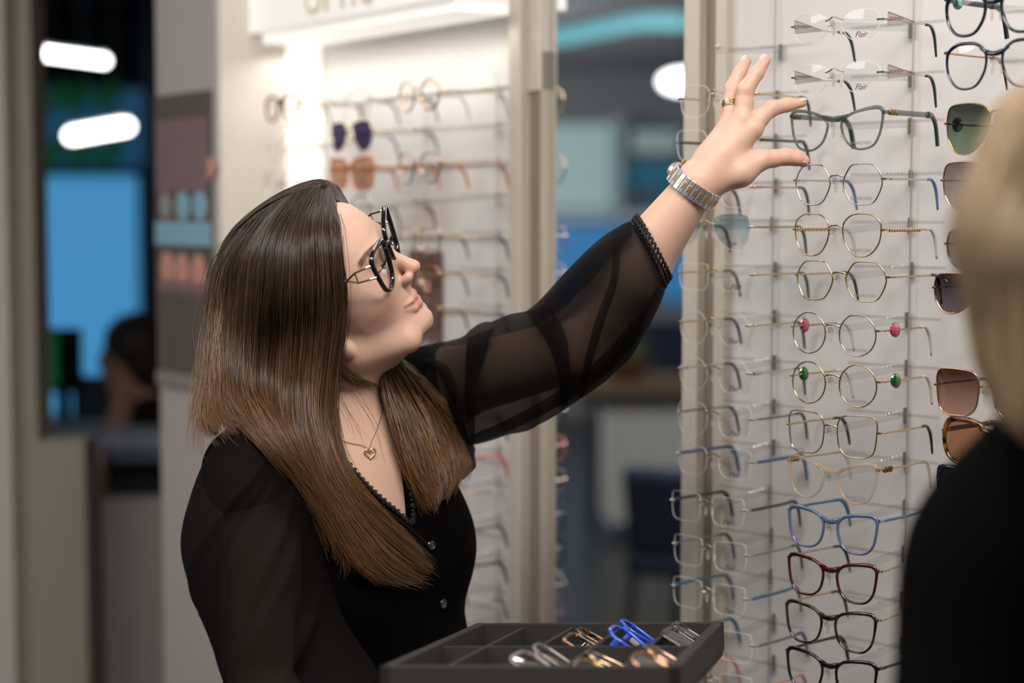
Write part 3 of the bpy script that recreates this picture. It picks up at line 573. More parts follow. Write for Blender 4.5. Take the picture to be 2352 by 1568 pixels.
cv = catmull([MP(1150, 108, 9.3), MP(1290, 84, 9.3), MP(1420, 58, 9.3), MP(1500, 48, 9.3), MP(1700, 56, 9.3)], 6)
cl = tag(empty('cove_light', V(*cv[len(cv) // 2])), 'curved turquoise light near the ceiling in the mirror', 'lamp')
lo(MB().sweep([V(*c) for c in cv], (.042, .042), n=8).build('light_band', mat('turquoise_glow', srgb(120, 190, 200), .5, emit=.7), cl, smooth=True), cl)
lo(MB().sweep([V(*c) + V(.0, 0, .06) for c in cv], (.08, .02), n=8).build('cove_rail', m_ceil, cl, smooth=True), cl)
pl_ = MP(1570, 187, 9.0); pl = tag(empty('pendant_lamp', pl_), 'bright oval pendant lamp at the mirror edge', 'lamp')
MB().ell((0, 0, 0), (.12, .12, .055), nu=20, nv=12).build('lamp_shade', mat('pendant_glow', (1, 1, 1, 1), .5, emit=5), pl, smooth=True)
MB().sweep([V(0, 0, .05), V(0, 0, 2.7 - pl_.z)], (.005, .005), up=(1, 0, 0)).build('lamp_cord', m_dark, pl)
tb = tag(empty('wooden_table', MP(1450, 1200, 8.9)), 'wood-topped white counter table reflected in the mirror', 'table')
tb.location.z = 0
def lo2(o, r): return lo(o, r)
lo(mbox(MB(), 1330, 1700, 885, 905, 8.8, .7).build('table_top', mat('honey_wood', srgb(128, 96, 58), .5, noise=.3), tb), tb)
lo(mbox(MB(), 1330, 1700, 905, 925, 8.8, .7).build('table_apron', m_dark, tb), tb)
lo(mbox(MB(), 1390, 1700, 925, 1200, 8.9, .5).build('cabinet_body', mat('grey_white_cabinet', srgb(190, 186, 178), .6), tb), tb)
lo(mbox(MB(), 1350, 1372, 925, 1240, 8.8, .06).build('leg', m_dark, tb), tb)
pp = MP(1430, 884, 9.1); pp.z = P(0, 885, 8.8).z + .001; pt = tag(empty('potted_plant', pp), 'yellow-green plant in a wooden bowl reflected in the mirror', 'plant')
MB().sweep([V(-.1, 0, .05), V(-.1, 0, .0501)], (.0, .0)) if 0 else None
mb = MB(); ring = [(.07, 0), (.13, .06), (.14, .1), (.12, .1)]
for i, (r, z) in enumerate(ring): mb.v += [(r * math.cos(a), r * math.sin(a), z) for a in [2 * math.pi * j / 16 for j in range(16)]]
for i in range(3):
    for j in range(16): mb.f.append((i * 16 + j, i * 16 + (j + 1) % 16, (i + 1) * 16 + (j + 1) % 16, (i + 1) * 16 + j))
mb.f.append(tuple(range(16))[::-1]); mb.f.append(tuple(range(48, 64)))
mb.build('plant_bowl', mat('bowl_brown', srgb(96, 62, 34), .5), pt)
mb = MB()
for i in range(60):
    a = random.uniform(0, 6.28); r = random.uniform(0, .13); z = random.uniform(.12, .24)
    mb.ell((r * math.cos(a), r * math.sin(a), z - r * .3), (.03, .015, .012), Matrix.Rotation(a, 3, 'Z') @ Matrix.Rotation(random.uniform(-1, 1), 3, 'Y'), 6, 4)
mb.build('foliage', mat('yellow_green_leaf', srgb(120, 116, 30), .6, noise=.4), pt)
def office_chair(loc, rz, label, hb_=.5, zc=.72):
    r = tag(empty('office_chair', loc, (0, 0, rz)), label, 'chair', 'dark chairs in the mirror'); mc = mat('midnight_blue_fabric', srgb(20, 34, 58), .8)
    MB().box((0, 0, .46), (.46, .46, .08)).build('seat', mc, r, bevel=.03)
    MB().box((0, .22, zc), (.44, .07, hb_), Matrix.Rotation(-.22, 3, 'X')).build('backrest', mc, r, bevel=.03)
    for sx in (-.2, .2):
        for sy in (-.2, .2): MB().sweep([V(sx, sy, .43), V(sx * 1.15, sy * 1.15, 0)], (.014, .014), up=(1, 0, 0)).build('leg', m_dark, r)
c0 = MP(1640, 784, 6.0); office_chair((c0.x, c0.y, 0), -1.1, 'dark blue chair low in the mirror, beside the post', .3, .64)
c0 = MP(1560, 784, 10.6); office_chair((c0.x, c0.y, 0), 1.3, 'smaller dark chair behind the table in the mirror', .5)
# ------------------------------------------------------------------ implicit surfaces, meshed with surface nets
def A3(v): return np.array([v[0], v[1], v[2]], float)
def nrm(v): return v / np.linalg.norm(v)
def smin(a, b, k):
    if k <= 0: return np.minimum(a, b)
    h = np.clip(.5 + .5 * (b - a) / k, 0, 1); return b * (1 - h) + a * h - k * h * (1 - h)
def smax(a, b, k): return -smin(-a, -b, k)
def Cone(a, b, ra, rb, k=.01):
    a, b = A3(a), A3(b); ab = b - a; L = ab @ ab + 1e-12
    def f(p):
        t = np.clip(((p - a) @ ab) / L, 0, 1); return np.linalg.norm(p - a - t[..., None] * ab, axis=-1) - (ra + (rb - ra) * t)
    return (f, k)
def Ell(c, r, R=None, k=.01):
    c = A3(c); r = np.array(r, float); R = np.eye(3) if R is None else R       # rows of R = local axes
    def f(p):
        q = (p - c) @ R.T; k0 = np.linalg.norm(q / r, axis=-1); k1 = np.linalg.norm(q / (r * r), axis=-1) + 1e-9
        return k0 * (k0 - 1) / k1
    return (f, k)
def union(prims):
    def f(p):
        d = prims[0][0](p)
        for g, k in prims[1:]: d = smin(d, g(p), k)
        return d
    f.prims = prims; return f
def surface_nets(f, lo_, hi_, h, B=24):
    lo_ = np.array(lo_, float); n = np.ceil((np.array(hi_) - lo_) / h / B).astype(int); hd = B * h * math.sqrt(3) / 2
    prims = getattr(f, 'prims', None); ctr = np.stack(np.meshgrid(*[np.arange(k) for k in n], indexing='ij'), -1).reshape(-1, 3)
    cc = lo_ + (ctr + .5) * B * h; dc = f(cc); act = ctr[np.abs(dc) < hd * 1.25 + 2 * h]
    pd = np.stack([g(cc) for g, k in prims], -1)[np.abs(dc) < hd * 1.25 + 2 * h] if prims else None
    N = n * B + 4; ax = np.arange(-1, B + 1); off = np.stack(np.meshgrid(ax, ax, ax, indexing='ij'), -1)
    VK, VP, Q = [], [], []
    key = lambda c: (c[..., 0] + 2) * N[1] * N[2] + (c[..., 1] + 2) * N[2] + (c[..., 2] + 2)
    for bi, b in enumerate(act):
        o = b * B; pts = lo_ + (o + off) * h
        if prims:
            m = pd[bi].min(); sel = [pr for pr, dd in zip(prims, pd[bi]) if dd < m + 2.3 * hd + pr[1]]
            d = sel[0][0](pts)
            for g, k in sel[1:]: d = smin(d, g(pts), k)
            if f.cuts: 
                for g, k in f.cuts: d = smax(d, -g(pts), k)
        else: d = f(pts)
        s = d < 0
        if s.all() or not s.any(): continue
        c8 = [(i, j, k) for i in (0, 1) for j in (0, 1) for k in (0, 1)]; M = B + 1
        cnt = sum(s[i:i + M, j:j + M, k:k + M].astype(int) for i, j, k in c8); mixed = (cnt > 0) & (cnt < 8)
        acc = np.zeros((M, M, M, 3)); num = np.zeros((M, M, M))
        for i, j, k in c8:
            for axx in range(3):
                e = [i, j, k]
                if e[axx]: continue
                e2 = list(e); e2[axx] = 1
                da = d[e[0]:e[0] + M, e[1]:e[1] + M, e[2]:e[2] + M]; db = d[e2[0]:e2[0] + M, e2[1]:e2[1] + M, e2[2]:e2[2] + M]
                x = (da < 0) != (db < 0); t = np.where(x, da / np.where(x, da - db, 1), 0)
                v = np.array(e, float)[None, None, None, :] * np.ones((M, M, M, 1)); v[..., axx] += t
                acc += np.where(x[..., None], v, 0); num += x
        idx = np.argwhere(mixed); pos = acc[mixed] / num[mixed][:, None]
        g_ = idx - 1 + o; VK.append(key(g_)); VP.append(lo_ + (g_ + pos) * h)
        S = s[1:, 1:, 1:]
        for axx in range(3):
            a = S[:B, :B, :B]; sh = [slice(0, B)] * 3; sh[axx] = slice(1, B + 1); bb = S[tuple(sh)]; x = np.argwhere(a != bb)
            if not len(x): continue
            inside = a[tuple(x.T)]; g0 = x + o; u_, v_ = [(1, 2), (2, 0), (0, 1)][axx]; du = np.zeros(3, int); dv = np.zeros(3, int); du[u_] = 1; dv[v_] = 1
            q = np.stack([key(g0 - du - dv), key(g0 - dv), key(g0), key(g0 - du)], -1); q[~inside] = q[~inside][:, ::-1]; Q.append(q)
    VK = np.concatenate(VK); VP = np.concatenate(VP); Q = np.concatenate(Q)
    uk, ix = np.unique(VK, return_index=True); return VP[ix], np.searchsorted(uk, Q)
def nets_mesh(name, f, lo_, hi_, h, clean=True):
    v, q = surface_nets(f, lo_, hi_, h); me = bpy.data.meshes.new(name)
    me.vertices.add(len(v)); me.vertices.foreach_set('co', v.astype(np.float32).ravel()); me.loops.add(q.size); me.loops.foreach_set('vertex_index', q.astype(np.int32).ravel())
    me.polygons.add(len(q)); me.polygons.foreach_set('loop_start', np.arange(0, q.size, 4, dtype=np.int32)); me.update(); me.validate(); return me, v
def SDF(prims, cuts=()):
    def f(p):
        d = prims[0][0](p)
        for g, k in prims[1:]: d = smin(d, g(p), k)
        for g, k in cuts: d = smax(d, -g(p), k)
        return d
    f.prims = prims; f.cuts = list(cuts); return f
O3 = np.array([0, 0, HC])
def hit(px, py, f, z0, z1, lift=0.0):
    """where the sight line through (px, py) meets the surface, or passes closest to it"""
    r = ray(px, py); best = (1e9, None); Z = z0
    while Z < z1:
        p = O3 + r * (Z / r[1]); d = float(f(p[None])[0])
        if d < best[0]: best = (d, Z)
        if d < 5e-4: break
        Z += max(d * .7, .001)
    Z = best[1] - lift; return Vector(O3 + r * (Z / r[1]))
# ------------------------------------------------------------------ the woman: head frame
wc = lambda x, y, z: np.array([x, z, y])                 # image right, image up, away  ->  world
HS = nrm(wc(.085, .42, .90)); HF = nrm(wc(.76, .57, -.302)); HF = nrm(HF - HS * (HF @ HS)); HU = np.cross(HS, HF); HU = HU if HU[2] > 0 else -HU
HO = A3(P(800, 640, 2.165))
def H(f, s, u): return HO + HF * f + HS * s + HU * u      # head point: forward, towards her left (far) side, up
RH = np.stack([HF, HS, HU])
lv = np.array([  # u, front, half width, back of centre
 [.075, .049, .067, .05], [.061, .0555, .069, .05], [.034, .0610, .070, .05], [.010, .0620, .070, .05], [-.002, .0600, .0695, .05], [-.020, .0570, .0685, .05], [-.036, .0545, .066, .05],
 [-.048, .0510, .062, .05], [-.060, .0480, .057, .05], [-.070, .0460, .054, .047], [-.078, .0425, .051, .044], [-.088, .0425, .046, .04], [-.097, .0415, .040, .034], [-.104, .035, .033, .03], [-.110, .025, .025, .026]])
def face_block(p):
    q = (p - HO) @ RH.T; u = q[..., 2]; uu = np.clip(u, -.110, .075)
    fr = np.interp(uu, lv[::-1, 0], lv[::-1, 1]); w = np.interp(uu, lv[::-1, 0], lv[::-1, 2]); bk = np.interp(uu, lv[::-1, 0], lv[::-1, 3])
    x = q[..., 0]; d = np.where(x > 0, fr, bk)
    pf = np.interp(uu, [-.11, -.09, -.07, -.045, -.02, .02, .06], [1.9, 1.55, 1.45, 1.5, 1.75, 2.1, 2.15]); pw = np.where(x > 0, pf, 2.3)
    g = (np.abs(q[..., 1] / w) ** pw + np.abs(x / d) ** pw + 1e-12) ** (1 / pw)
    k0 = g - 1; sc = np.sqrt(q[..., 1] ** 2 + x ** 2) / g
    return smax(k0 * sc, smax(u - .075, -.109 - u, .004), .014)
def HE(f, s, u, r, k=.006, R=None): return Ell(H(f, s, u), r, RH if R is None else R @ RH, k)
def HCn(a, b, ra, rb, k=.006): return Cone(H(*a), H(*b), ra, rb, k)
def rotS(a):                                             # pitch in the head frame
    c, s = math.cos(a), math.sin(a); return np.array([[c, 0, s], [0, 1, 0], [-s, 0, c]])
def rotU(a):
    c, s = math.cos(a), math.sin(a); return np.array([[c, s, 0], [-s, c, 0], [0, 0, 1]])
head = [Ell(H(-.024, 0, .028), (.090, .075, .082), RH, .02), (face_block, .016)]
head += [HCn((.0575, 0, -.001), (.0685, 0, -.028), .0068, .0075, .010), HE(.0715, 0, -.036, (.0092, .0088, .0078), .006), HCn((.066, 0, -.0405), (.0555, 0, -.0465), .004, .004, .004)]
for sg in (-1, 1):
    head += [HE(.0600, sg * .0108, -.0398, (.0085, .0050, .0058), .006), HE(.022, sg * .045, -.024, (.022, .020, .024), .03), HE(.058, sg * .024, .0135, (.009, .021, .0055), .014),
             HCn((.018, sg * .033, -.094), (-.028, sg * .052, -.062), .016, .018, .014), Ell(H(.0455, sg * .0315, -.006), (.0125, .0135, .0125), RH, .003)]
    # ear
    ec = (-.034, sg * .0735, -.022); Re = rotU(sg * .35)
    head += [HE(ec[0], ec[1], ec[2], (.0125, .0045, .026), .004, Re), HE(ec[0] + .004, ec[1] - sg * .001, ec[2] - .025, (.007, .004, .009), .004, Re)]
# lips
LU = [(.0468, 0, -.0660), (.0440, .012, -.0650), (.0372, .0262, -.0612)]; LL = [(.0452, 0, -.0756), (.0422, .012, -.0738), (.0366, .0258, -.0632)]; LM = [(.0508, 0, -.0708), (.0480, .012, -.0695), (.0398, .0270, -.0622)]
mir_ = lambda q_, sg: (q_[0], q_[1] * sg, q_[2])
head += [HE(.0330, 0, -.0960, (.0125, .017, .0135), .012)]
for sg in (-1, 1):
    for Lp, rr_ in ((LU, (.0034, .0031, .0012)), (LL, (.0044, .0036, .0012))):
        for k_ in (0, 1): head.append(HCn(mir_(Lp[k_], sg), mir_(Lp[k_ + 1], sg), rr_[k_], rr_[k_ + 1], .003))
cuts = [(HCn(mir_(LM[k_], sg), mir_(LM[k_ + 1], sg), .0012, .0010)[0], .0016) for sg in (-1, 1) for k_ in (0, 1)]
for sg in (-1, 1):
    cuts += [(HE(.0665, sg * .0060, -.0480, (.0042, .0020, .0026))[0], .0015), (HE(ec[0] + .003, sg * .0785, -.018, (.006, .003, .013))[0], .003),
             (HE(.0735, sg * .0325, .0015, (.0100, .016, .0080))[0], .010), (HE(.0610, sg * .0318, -.0055, (.0075, .0105, .0026))[0], .0012)]
# ------------------------------------------------------------------ torso frame
SN = A3(P(575, 1075, 2.085)); SF = A3(P(1005, 893, 2.335)); TA = nrm(SF - SN); TU0 = np.array([0, 0, 1.])
TN = nrm(np.cross(TA, TU0)); TN = TN if TN[0] > 0 else -TN            # chest normal: image right, towards the camera
TU = np.cross(TN, TA); TU = TU if TU[2] > 0 else -TU
RT = np.stack([TA, TN, TU]); CH = A3(P(800, 1190, 2.215))
def T(a, n, u): return CH + TA * a + TN * n + TU * u
def torso(off):
    o = off
    return [Ell(T(0, -.005, 0), (.158 + o, .100 + o, .170 + o), RT, .03), Ell(T(0, -.010, -.19), (.138 + o, .116 + o, .17 + o), RT, .06), Ell(T(0, -.02, -.34), (.165 + o, .115 + o, .15 + o), RT, .06),
            Ell(T(-.074, .046, -.055), (.064 + o, .056 + o, .070 + o), RT, .04), Ell(T(.074, .046, -.055), (.064 + o, .056 + o, .070 + o), RT, .04),
            Cone(T(-.04, -.03, .125), SN + np.array([0, 0, -.004]), .040 + o, .050 + o, .03), Cone(T(.04, -.03, .135), SF, .040 + o, .052 + o, .03)]
NB = T(.005, -.018, .155)
# arms
EL = P(1325, 800, 2.185); WR = P(1604, 420, 2.13)
sh_n = Vector(SN); el_n = P(598, 1620, 2.03); wr_n = P(885, 1700, 1.93)
hand = [Cone(WR, P(1652, 360, 2.13), .0225, .021, .012), Cone(WR, P(1700, 395, 2.125), .021, .0165, .012), Cone(P(1700, 395, 2.125), P(1750, 366, 2.13), .0165, .0118, .008),
        Cone(P(1640, 380, 2.13), P(1728, 296, 2.13), .020, .0125, .012), Cone(P(1640, 370, 2.135), P(1703, 272, 2.132), .020, .0122, .010), Cone(P(1632, 365, 2.145), P(1680, 275, 2.15), .018, .0112, .010), Cone(P(1628, 365, 2.155), P(1668, 290, 2.172), .016, .0105, .010)]
def finger(pts, rs, k=.0035):
    out = []
    for i in range(len(pts) - 1): out.append(Cone(pts[i], pts[i + 1], rs[i], rs[i + 1], k))
    return out
THUMB = [P(1748, 367, 2.13), P(1775, 364, 2.135), P(1803, 360, 2.14), P(1828, 363, 2.143), P(1846, 368, 2.145)]
INDEX = [P(1728, 296, 2.13), P(1748, 268, 2.135), P(1771, 249, 2.14), P(1808, 241, 2.15), P(1843, 236, 2.155)]
MIDDLE = [P(1705, 275, 2.132), P(1710, 235, 2.135), P(1712, 206, 2.135), P(1738, 168, 2.14), P(1758, 138, 2.145)]
RING = [P(1680, 275, 2.15), P(1679, 236, 2.156), P(1681, 205, 2.16), P(1698, 168, 2.165), P(1714, 140, 2.17)]
PINKY = [P(1668, 290, 2.172), P(1672, 255, 2.182), P(1680, 228, 2.188), P(1694, 200, 2.194), P(1708, 180, 2.198)]
hand += finger(THUMB, [.0118, .0100, .0098, .0088, .0068], .004) + finger(INDEX, [.0122, .0103, .0096, .0080, .0052]) + finger(MIDDLE, [.0120, .0102, .0097, .0083, .0062]) + finger(RING, [.0110, .0096, .0092, .0078, .0060]) + finger(PINKY, [.0100, .0086, .0082, .0070, .0056])
# right hand under the tray
hb0 = P(1010, 1668, 1.92)
hand2 = [Cone(wr_n, hb0, .023, .024, .012)]
fr_dir = (P(1230, 1640, 2.0) - hb0).normalized(); fs_dir = fr_dir.cross(V(0, 0, 1)).normalized()
for i, (o_, L) in enumerate([(-.036, .068), (-.012, .078), (.012, .074), (.034, .058)]):
    b = hb0 + fr_dir * .055 + fs_dir * o_; hand2.append(Cone(hb0 + fs_dir * o_ * .5, b, .014, .0105, .012))
    hand2 += finger([b, b + fr_dir * L * .5 + V(0, 0, .003), b + fr_dir * L + V(0, 0, .006)], [.0100, .0086, .0062])
tb0 = hb0 - fs_dir * .03; hand2 += finger([tb0, tb0 - fs_dir * .03 + fr_dir * .03, tb0 - fs_dir * .045 + fr_dir * .065], [.014, .0105, .0075], .008)
fa = lambda t: WR.lerp(EL, t)
body_prims = head + [Cone(H(-.030, 0, -.055), NB + TN * .008, .052, .056, .035)] + torso(-.004) + \
    [Cone(SF + np.array([0, .006, 0]), EL, .046, .038, .03), Cone(EL, fa(.55), .038, .0395, .02), Cone(fa(.55), WR, .0395, .0235, .02), Cone(SN + np.array([.012, .012, -.012]), el_n, .042, .036, .03), Cone(el_n, wr_n, .040, .024, .02)] + hand + hand2
# collar bones and the notch between them
cuts_b = list(cuts)
body_prims += [Cone(NB + TN * .040 - TU * .022 + TA * sg * .018, NB + TN * .02 - TU * .004 + TA * sg * .11, .006, .006, .014) for sg in (-1, 1)]
body_f = SDF(body_prims, cuts_b)
blouse_prims = torso(.006)
# ------------------------------------------------------------------ neckline cut out of the blouse
chest_f = SDF(torso(.006) + [Cone(H(-.030, 0, -.055), NB + TN * .008, .052, .056, .035)])
neck_px = [(862, 860), (905, 955), (925, 1030), (938, 1100), (946, 1196), (905, 1170), (858, 1130), (815, 1085), (772, 1030), (735, 965), (690, 880)]
NP3 = [hit(x, y, chest_f, 1.95, 2.4) for x, y in neck_px]
NP2 = np.array([[(A3(p) - CH) @ TA, (A3(p) - CH) @ TU] for p in NP3])
NP2[0] += [.01, .12]; NP2[-1] += [-.02, .12]
def neck_cut(p):
    q = p - CH; x = q @ TA; y = q @ TU; n = q @ TN
    d = np.full(x.shape, 1e9); s = np.ones(x.shape); N = len(NP2)
    for i in range(N):
        a = NP2[i]; b = NP2[(i - 1) % N]; e = b - a; wx = x - a[0]; wy = y - a[1]; t = np.clip((wx * e[0] + wy * e[1]) / (e @ e), 0, 1)
        d = np.minimum(d, (wx - e[0] * t) ** 2 + (wy - e[1] * t) ** 2)
        c1 = y >= a[1]; c2 = y < b[1]; c3 = e[0] * wy > e[1] * wx; f1 = (c1 & c2 & c3) | (~c1 & ~c2 & ~c3); s = np.where(f1, -s, s)
    return np.maximum(s * np.sqrt(d), -.03 - n)
blouse_f = SDF(blouse_prims, [(neck_cut, .003), (Cone(H(-.030, 0, -.055), NB + TU * .01, .050, .066)[0], .004)])
# ------------------------------------------------------------------ skin
me, vv = nets_mesh('skin', body_f, (-.48, 1.80, .88), (.42, 2.50, 1.86), .0016)
q = (vv - HO) @ RH.T; col = np.tile(np.array([.625, .395, .295]), (len(vv), 1))
def blend(c, w): 
    global col
    col = col * (1 - w[:, None]) + np.array(c) * w[:, None]
G = lambda x, c, r: np.exp(-(((x - np.array(c)) / np.array(r)) ** 2).sum(-1))
qa = q.copy(); qa[:, 1] = np.abs(qa[:, 1])
blend((.60, .27, .19), .55 * G(qa, (.04, .05, -.035), (.03, .024, .018))); blend((.60, .28, .21), .4 * G(q, (.075, 0, -.037), (.014, .012, .012)))
def segd(a, b):
    a, b = np.array(a), np.array(b); t = np.clip(((qa - a) @ (b - a)) / ((b - a) @ (b - a)), 0, 1); return np.linalg.norm(qa - a - t[:, None] * (b - a), axis=1), t
dl = np.full(len(vv), 1e3)
for Lp, rr_ in ((LU, (.0042, .0038, .0014)), (LL, (.0052, .0044, .0014))):
    for k_ in (0, 1): d_, t_ = segd(Lp[k_], Lp[k_ + 1]); dl = np.minimum(dl, d_ - (rr_[k_] * (1 - t_) + rr_[k_ + 1] * t_))
blend((.54, .170, .150), np.clip(.5 - dl / .0016, 0, 1) * .85)
dm = np.minimum(segd(LM[0], LM[1])[0], segd(LM[1], LM[2])[0]); blend((.22, .05, .045), np.exp(-(dm / .0021) ** 2) * .8)
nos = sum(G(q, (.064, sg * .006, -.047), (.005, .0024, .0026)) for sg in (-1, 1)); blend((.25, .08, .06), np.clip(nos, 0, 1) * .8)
brow_u = .0120 + .010 * np.sin(np.clip((qa[:, 1] - .010) / .045, 0, 1) * 2.3); brow = np.exp(-((q[:, 2] - brow_u) / .0030) ** 2) * ((qa[:, 1] > .011) & (qa[:, 1] < .052)) * (q[:, 0] > .02)
blend((.16, .085, .05), np.clip(brow, 0, 1) * .65)
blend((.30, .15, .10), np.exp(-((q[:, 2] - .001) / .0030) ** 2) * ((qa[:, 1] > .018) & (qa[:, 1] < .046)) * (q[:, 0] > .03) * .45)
for fp in (THUMB, INDEX, MIDDLE, RING, PINKY):
    for pt, rr, ww in ((fp[-1], .016, .45), (fp[2], .011, .3), (fp[1], .012, .18)): blend((.72, .31, .24), ww * np.exp(-((vv - A3(pt)) ** 2).sum(-1) / rr ** 2))
at = me.color_attributes.new('skin_tone', 'FLOAT_COLOR', 'POINT'); at.data.foreach_set('color', np.concatenate([col, np.ones((len(col), 1))], 1).astype(np.float32).ravel())
m_skin = mat('skin', srgb(214, 170, 146), .48, sss=.22, bump=.05, bscale=900, spec=.4)
nt = m_skin.node_tree; an = nt.nodes.new('ShaderNodeAttribute'); an.attribute_name = 'skin_tone'; nt.links.new(an.outputs['Color'], nt.nodes['Principled BSDF'].inputs['Base Color'])
HIP = T(0, -.02, -.34)
woman = empty('person', (HIP[0], HIP[1], 0)); tag(woman, 'long-haired woman in a sheer black blouse reaching up to the glasses', 'person')
def wp(o, root=woman): o.data.transform(Matrix.Translation(-root.location)); return o
def prt(name, me, m, root=woman, smooth=True): return wp(link(name, me, m, root, smooth), root)
bodyo = prt('body', me, m_skin)
# eyes, lashes, nails
for sg in (-1, 1):
    c = Vector(H(.0462, sg * .0312, -.0068)); RE = Matrix(RH.tolist()).transposed()
    eye = wp(MB().ell(c, (.0124, .0124, .0124), nu=24, nv=16).build('eyeball', mat('eye_white', srgb(225, 215, 210), .15, coat=1), woman, smooth=True))
    look = (Vector(HF) + Vector(HS) * .05 + Vector(HU) * .25).normalized(); Rq = look.to_track_quat('Z', 'Y').to_matrix()
    wp(MB().ell(c + look * .0095, (.0058, .0058, .0034), Rq, 20, 10).build('iris', mat('iris', srgb(70, 60, 50), .1, coat=1), woman, smooth=True))
    mb = MB()
    for i in range(34):
        t = i / 33; a = -1.05 + 2.1 * t; rad = .0139
        b = Vector(H(.0455 + rad * math.cos(a) * .99, sg * .0315 + rad * math.sin(a) * sg * 1.0, -.0060 + .0012)); ln = .0100 + .002 * random.random()
        dr = (Vector(HF) * (.9 * math.cos(a * .8)) + Vector(HS) * sg * math.sin(a) * .7 + Vector(HU) * .25).normalized(); e = b + dr * ln + Vector(HU) * .0035
        mb.sweep([b, b.lerp(e, .5) - Vector(HU) * .0012, e], (.00034, .00034), n=3, scale=[1, .8, .15])
    wp(mb.build('eyelashes', mat('lash_black', srgb(22, 16, 14), .5), woman))
    mb = MB()
    for i in range(300):
        t = random.random(); s_ = .012 + .040 * t; uc = .0120 + .010 * math.sin(min(1, (s_ - .010) / .045) * 2.3) + random.uniform(-.0026, .0026)
        b0 = A3(H(.2, sg * s_, uc)); fdir = -HF; L0 = 0
        for _ in range(40):
            d_ = float(body_f((b0 + fdir * L0)[None])[0])
            if d_ < 2e-4: break
            L0 += d_ * .8
        b = Vector(b0 + fdir * L0); e = b + Vector(HS) * sg * .0055 + Vector(HU) * (.002 - .004 * t) + Vector(HF) * (.0004 - .0025 * t)
        mb.sweep([b, e], (.00013, .00013), n=3, scale=[1, .3])
    wp(mb.build('eyebrow', mat('brow_brown', srgb(74, 50, 36), .6), woman))
m_nail = mat('fingernail', srgb(226, 180, 164), .25, coat=.4)
for nm, fp, r, side in (('t', THUMB, .0058, V(.05, -.45, -.6)), ('i', INDEX, .0044, V(.1, -.5, .8)), ('m', MIDDLE, .0050, V(-.65, -.6, .35)), ('r', RING, .0048, V(-.65, -.6, .35))):
    ax = (fp[-1] - fp[-2]).normalized(); sd = (side - ax * side.dot(ax)).normalized(); c = fp[-1] - ax * .001 + sd * .0
    L0 = .02
    for _ in range(30):
        d_ = float(body_f(A3(c + sd * L0)[None])[0]); L0 -= d_ * .8
        if d_ < 2e-4: break
    cr = ax.cross(sd); Rn = Matrix((ax, cr, sd)).transposed(); wp(MB().ell(c + sd * (L0 - .0007), (.0060, r * .92, .0011), Rn, 14, 8).build('fingernail', m_nail, woman, smooth=True))
# ------------------------------------------------------------------ blouse
m_blk = mat('black_lace_fabric', srgb(5, 4, 4), .9, bump=.5, bscale=260, spec=.05, noise=.3, nscale=150)
me, _ = nets_mesh('blouse', blouse_f, (-.48, 1.95, .93), (.15, 2.52, 1.60), .003)
blouse = prt('blouse', me, m_blk)
def sheer(name, c, a):
    m = mat(name, c, .7, spec=.06, alpha=a, noise=.0); return m
m_sheer = sheer('sheer_black_chiffon', srgb(9, 6, 6), .76)
def loft(sections, nu=72, n=7, fold=None):
    """sections: (centre, half vector, depth half vector, superellipse power)"""
    C_ = np.array([[*s[0], *s[1], *s[2]] for s in sections], float); cc = catmull(list(C_), n); N = len(cc); mb = MB()
    for i, c in enumerate(cc):
        c0, a, b = Vector(c[:3]), Vector(c[3:6]), Vector(c[6:9]); t = i / (N - 1); r = []
        for j in range(nu):
            an = 2 * math.pi * j / nu; k = 1 + (fold(t, an) if fold else 0)
            r.append(c0 + a * math.cos(an) * k + b * math.sin(an) * k)
        mb.v += [tuple(x) for x in r]
    for i in range(N - 1):
        for j in range(nu): mb.f.append((i * nu + j, i * nu + (j + 1) % nu, (i + 1) * nu + (j + 1) % nu, (i + 1) * nu + j))
    return mb
def sec(p, q_, Za, Zb, dr, axis=None):
    a = P(p[0], p[1], Za); b = P(q_[0], q_[1], Zb); h = (a - b) / 2; d = V(0, 1, 0) if axis is None else axis
    return ((a + b) / 2, h, d * dr)
secs = [sec((915, 832), (985, 1005), 2.31, 2.31, .058), sec((1000, 792), (1045, 1022), 2.325, 2.325, .072), sec((1068, 774), (1090, 1024), 2.31, 2.30, .078), sec((1150, 737), (1180, 990), 2.275, 2.265, .080),
        sec((1212, 708), (1268, 957), 2.245, 2.23, .080), sec((1295, 625), (1375, 880), 2.205, 2.195, .080), sec((1375, 548), (1455, 795), 2.175, 2.17, .074), sec((1428, 512), (1515, 700), 2.16, 2.155, .058), sec((1452, 506), (1530, 655), 2.155, 2.15, .044), sec((1456, 503), (1534, 646), 2.155, 2.15, .0425)]
def fold1(t, an):
    w = math.exp(-((t - .97) / .10) ** 2)
    f = .05 * math.sin(3 * an + 7 * t) * math.sin(math.pi * t) + .035 * math.sin(2 * an - 19 * t + 1) * math.sin(math.pi * t)
    for t0, ph, sl, wd, am in ((.17, 1.2, .05, .016, .085), (.36, 1.0, .10, .020, .13), (.43, 1.9, .12, .016, -.07), (.60, 1.4, .16, .020, .075), (.27, 4.6, .08, .02, .07), (.72, 1.6, .2, .018, .06), (.80, 4.8, .1, .02, .08), (.50, 4.4, .14, .02, .06)):
        da = math.atan2(math.sin(an - ph), math.cos(an - ph)); f += am * math.exp(-((t - t0 - sl * da) / wd) ** 2) * math.exp(-(da / 1.3) ** 2)
    return f + w * .030 * math.sin(22 * an) * (1 - max(0, (t - .985) / .015))
sl = loft(secs, 120, 12, fold1); sleeve = prt('sleeve', sl.mesh('sleeve'), m_sheer)
from mathutils.bvhtree import BVHTree
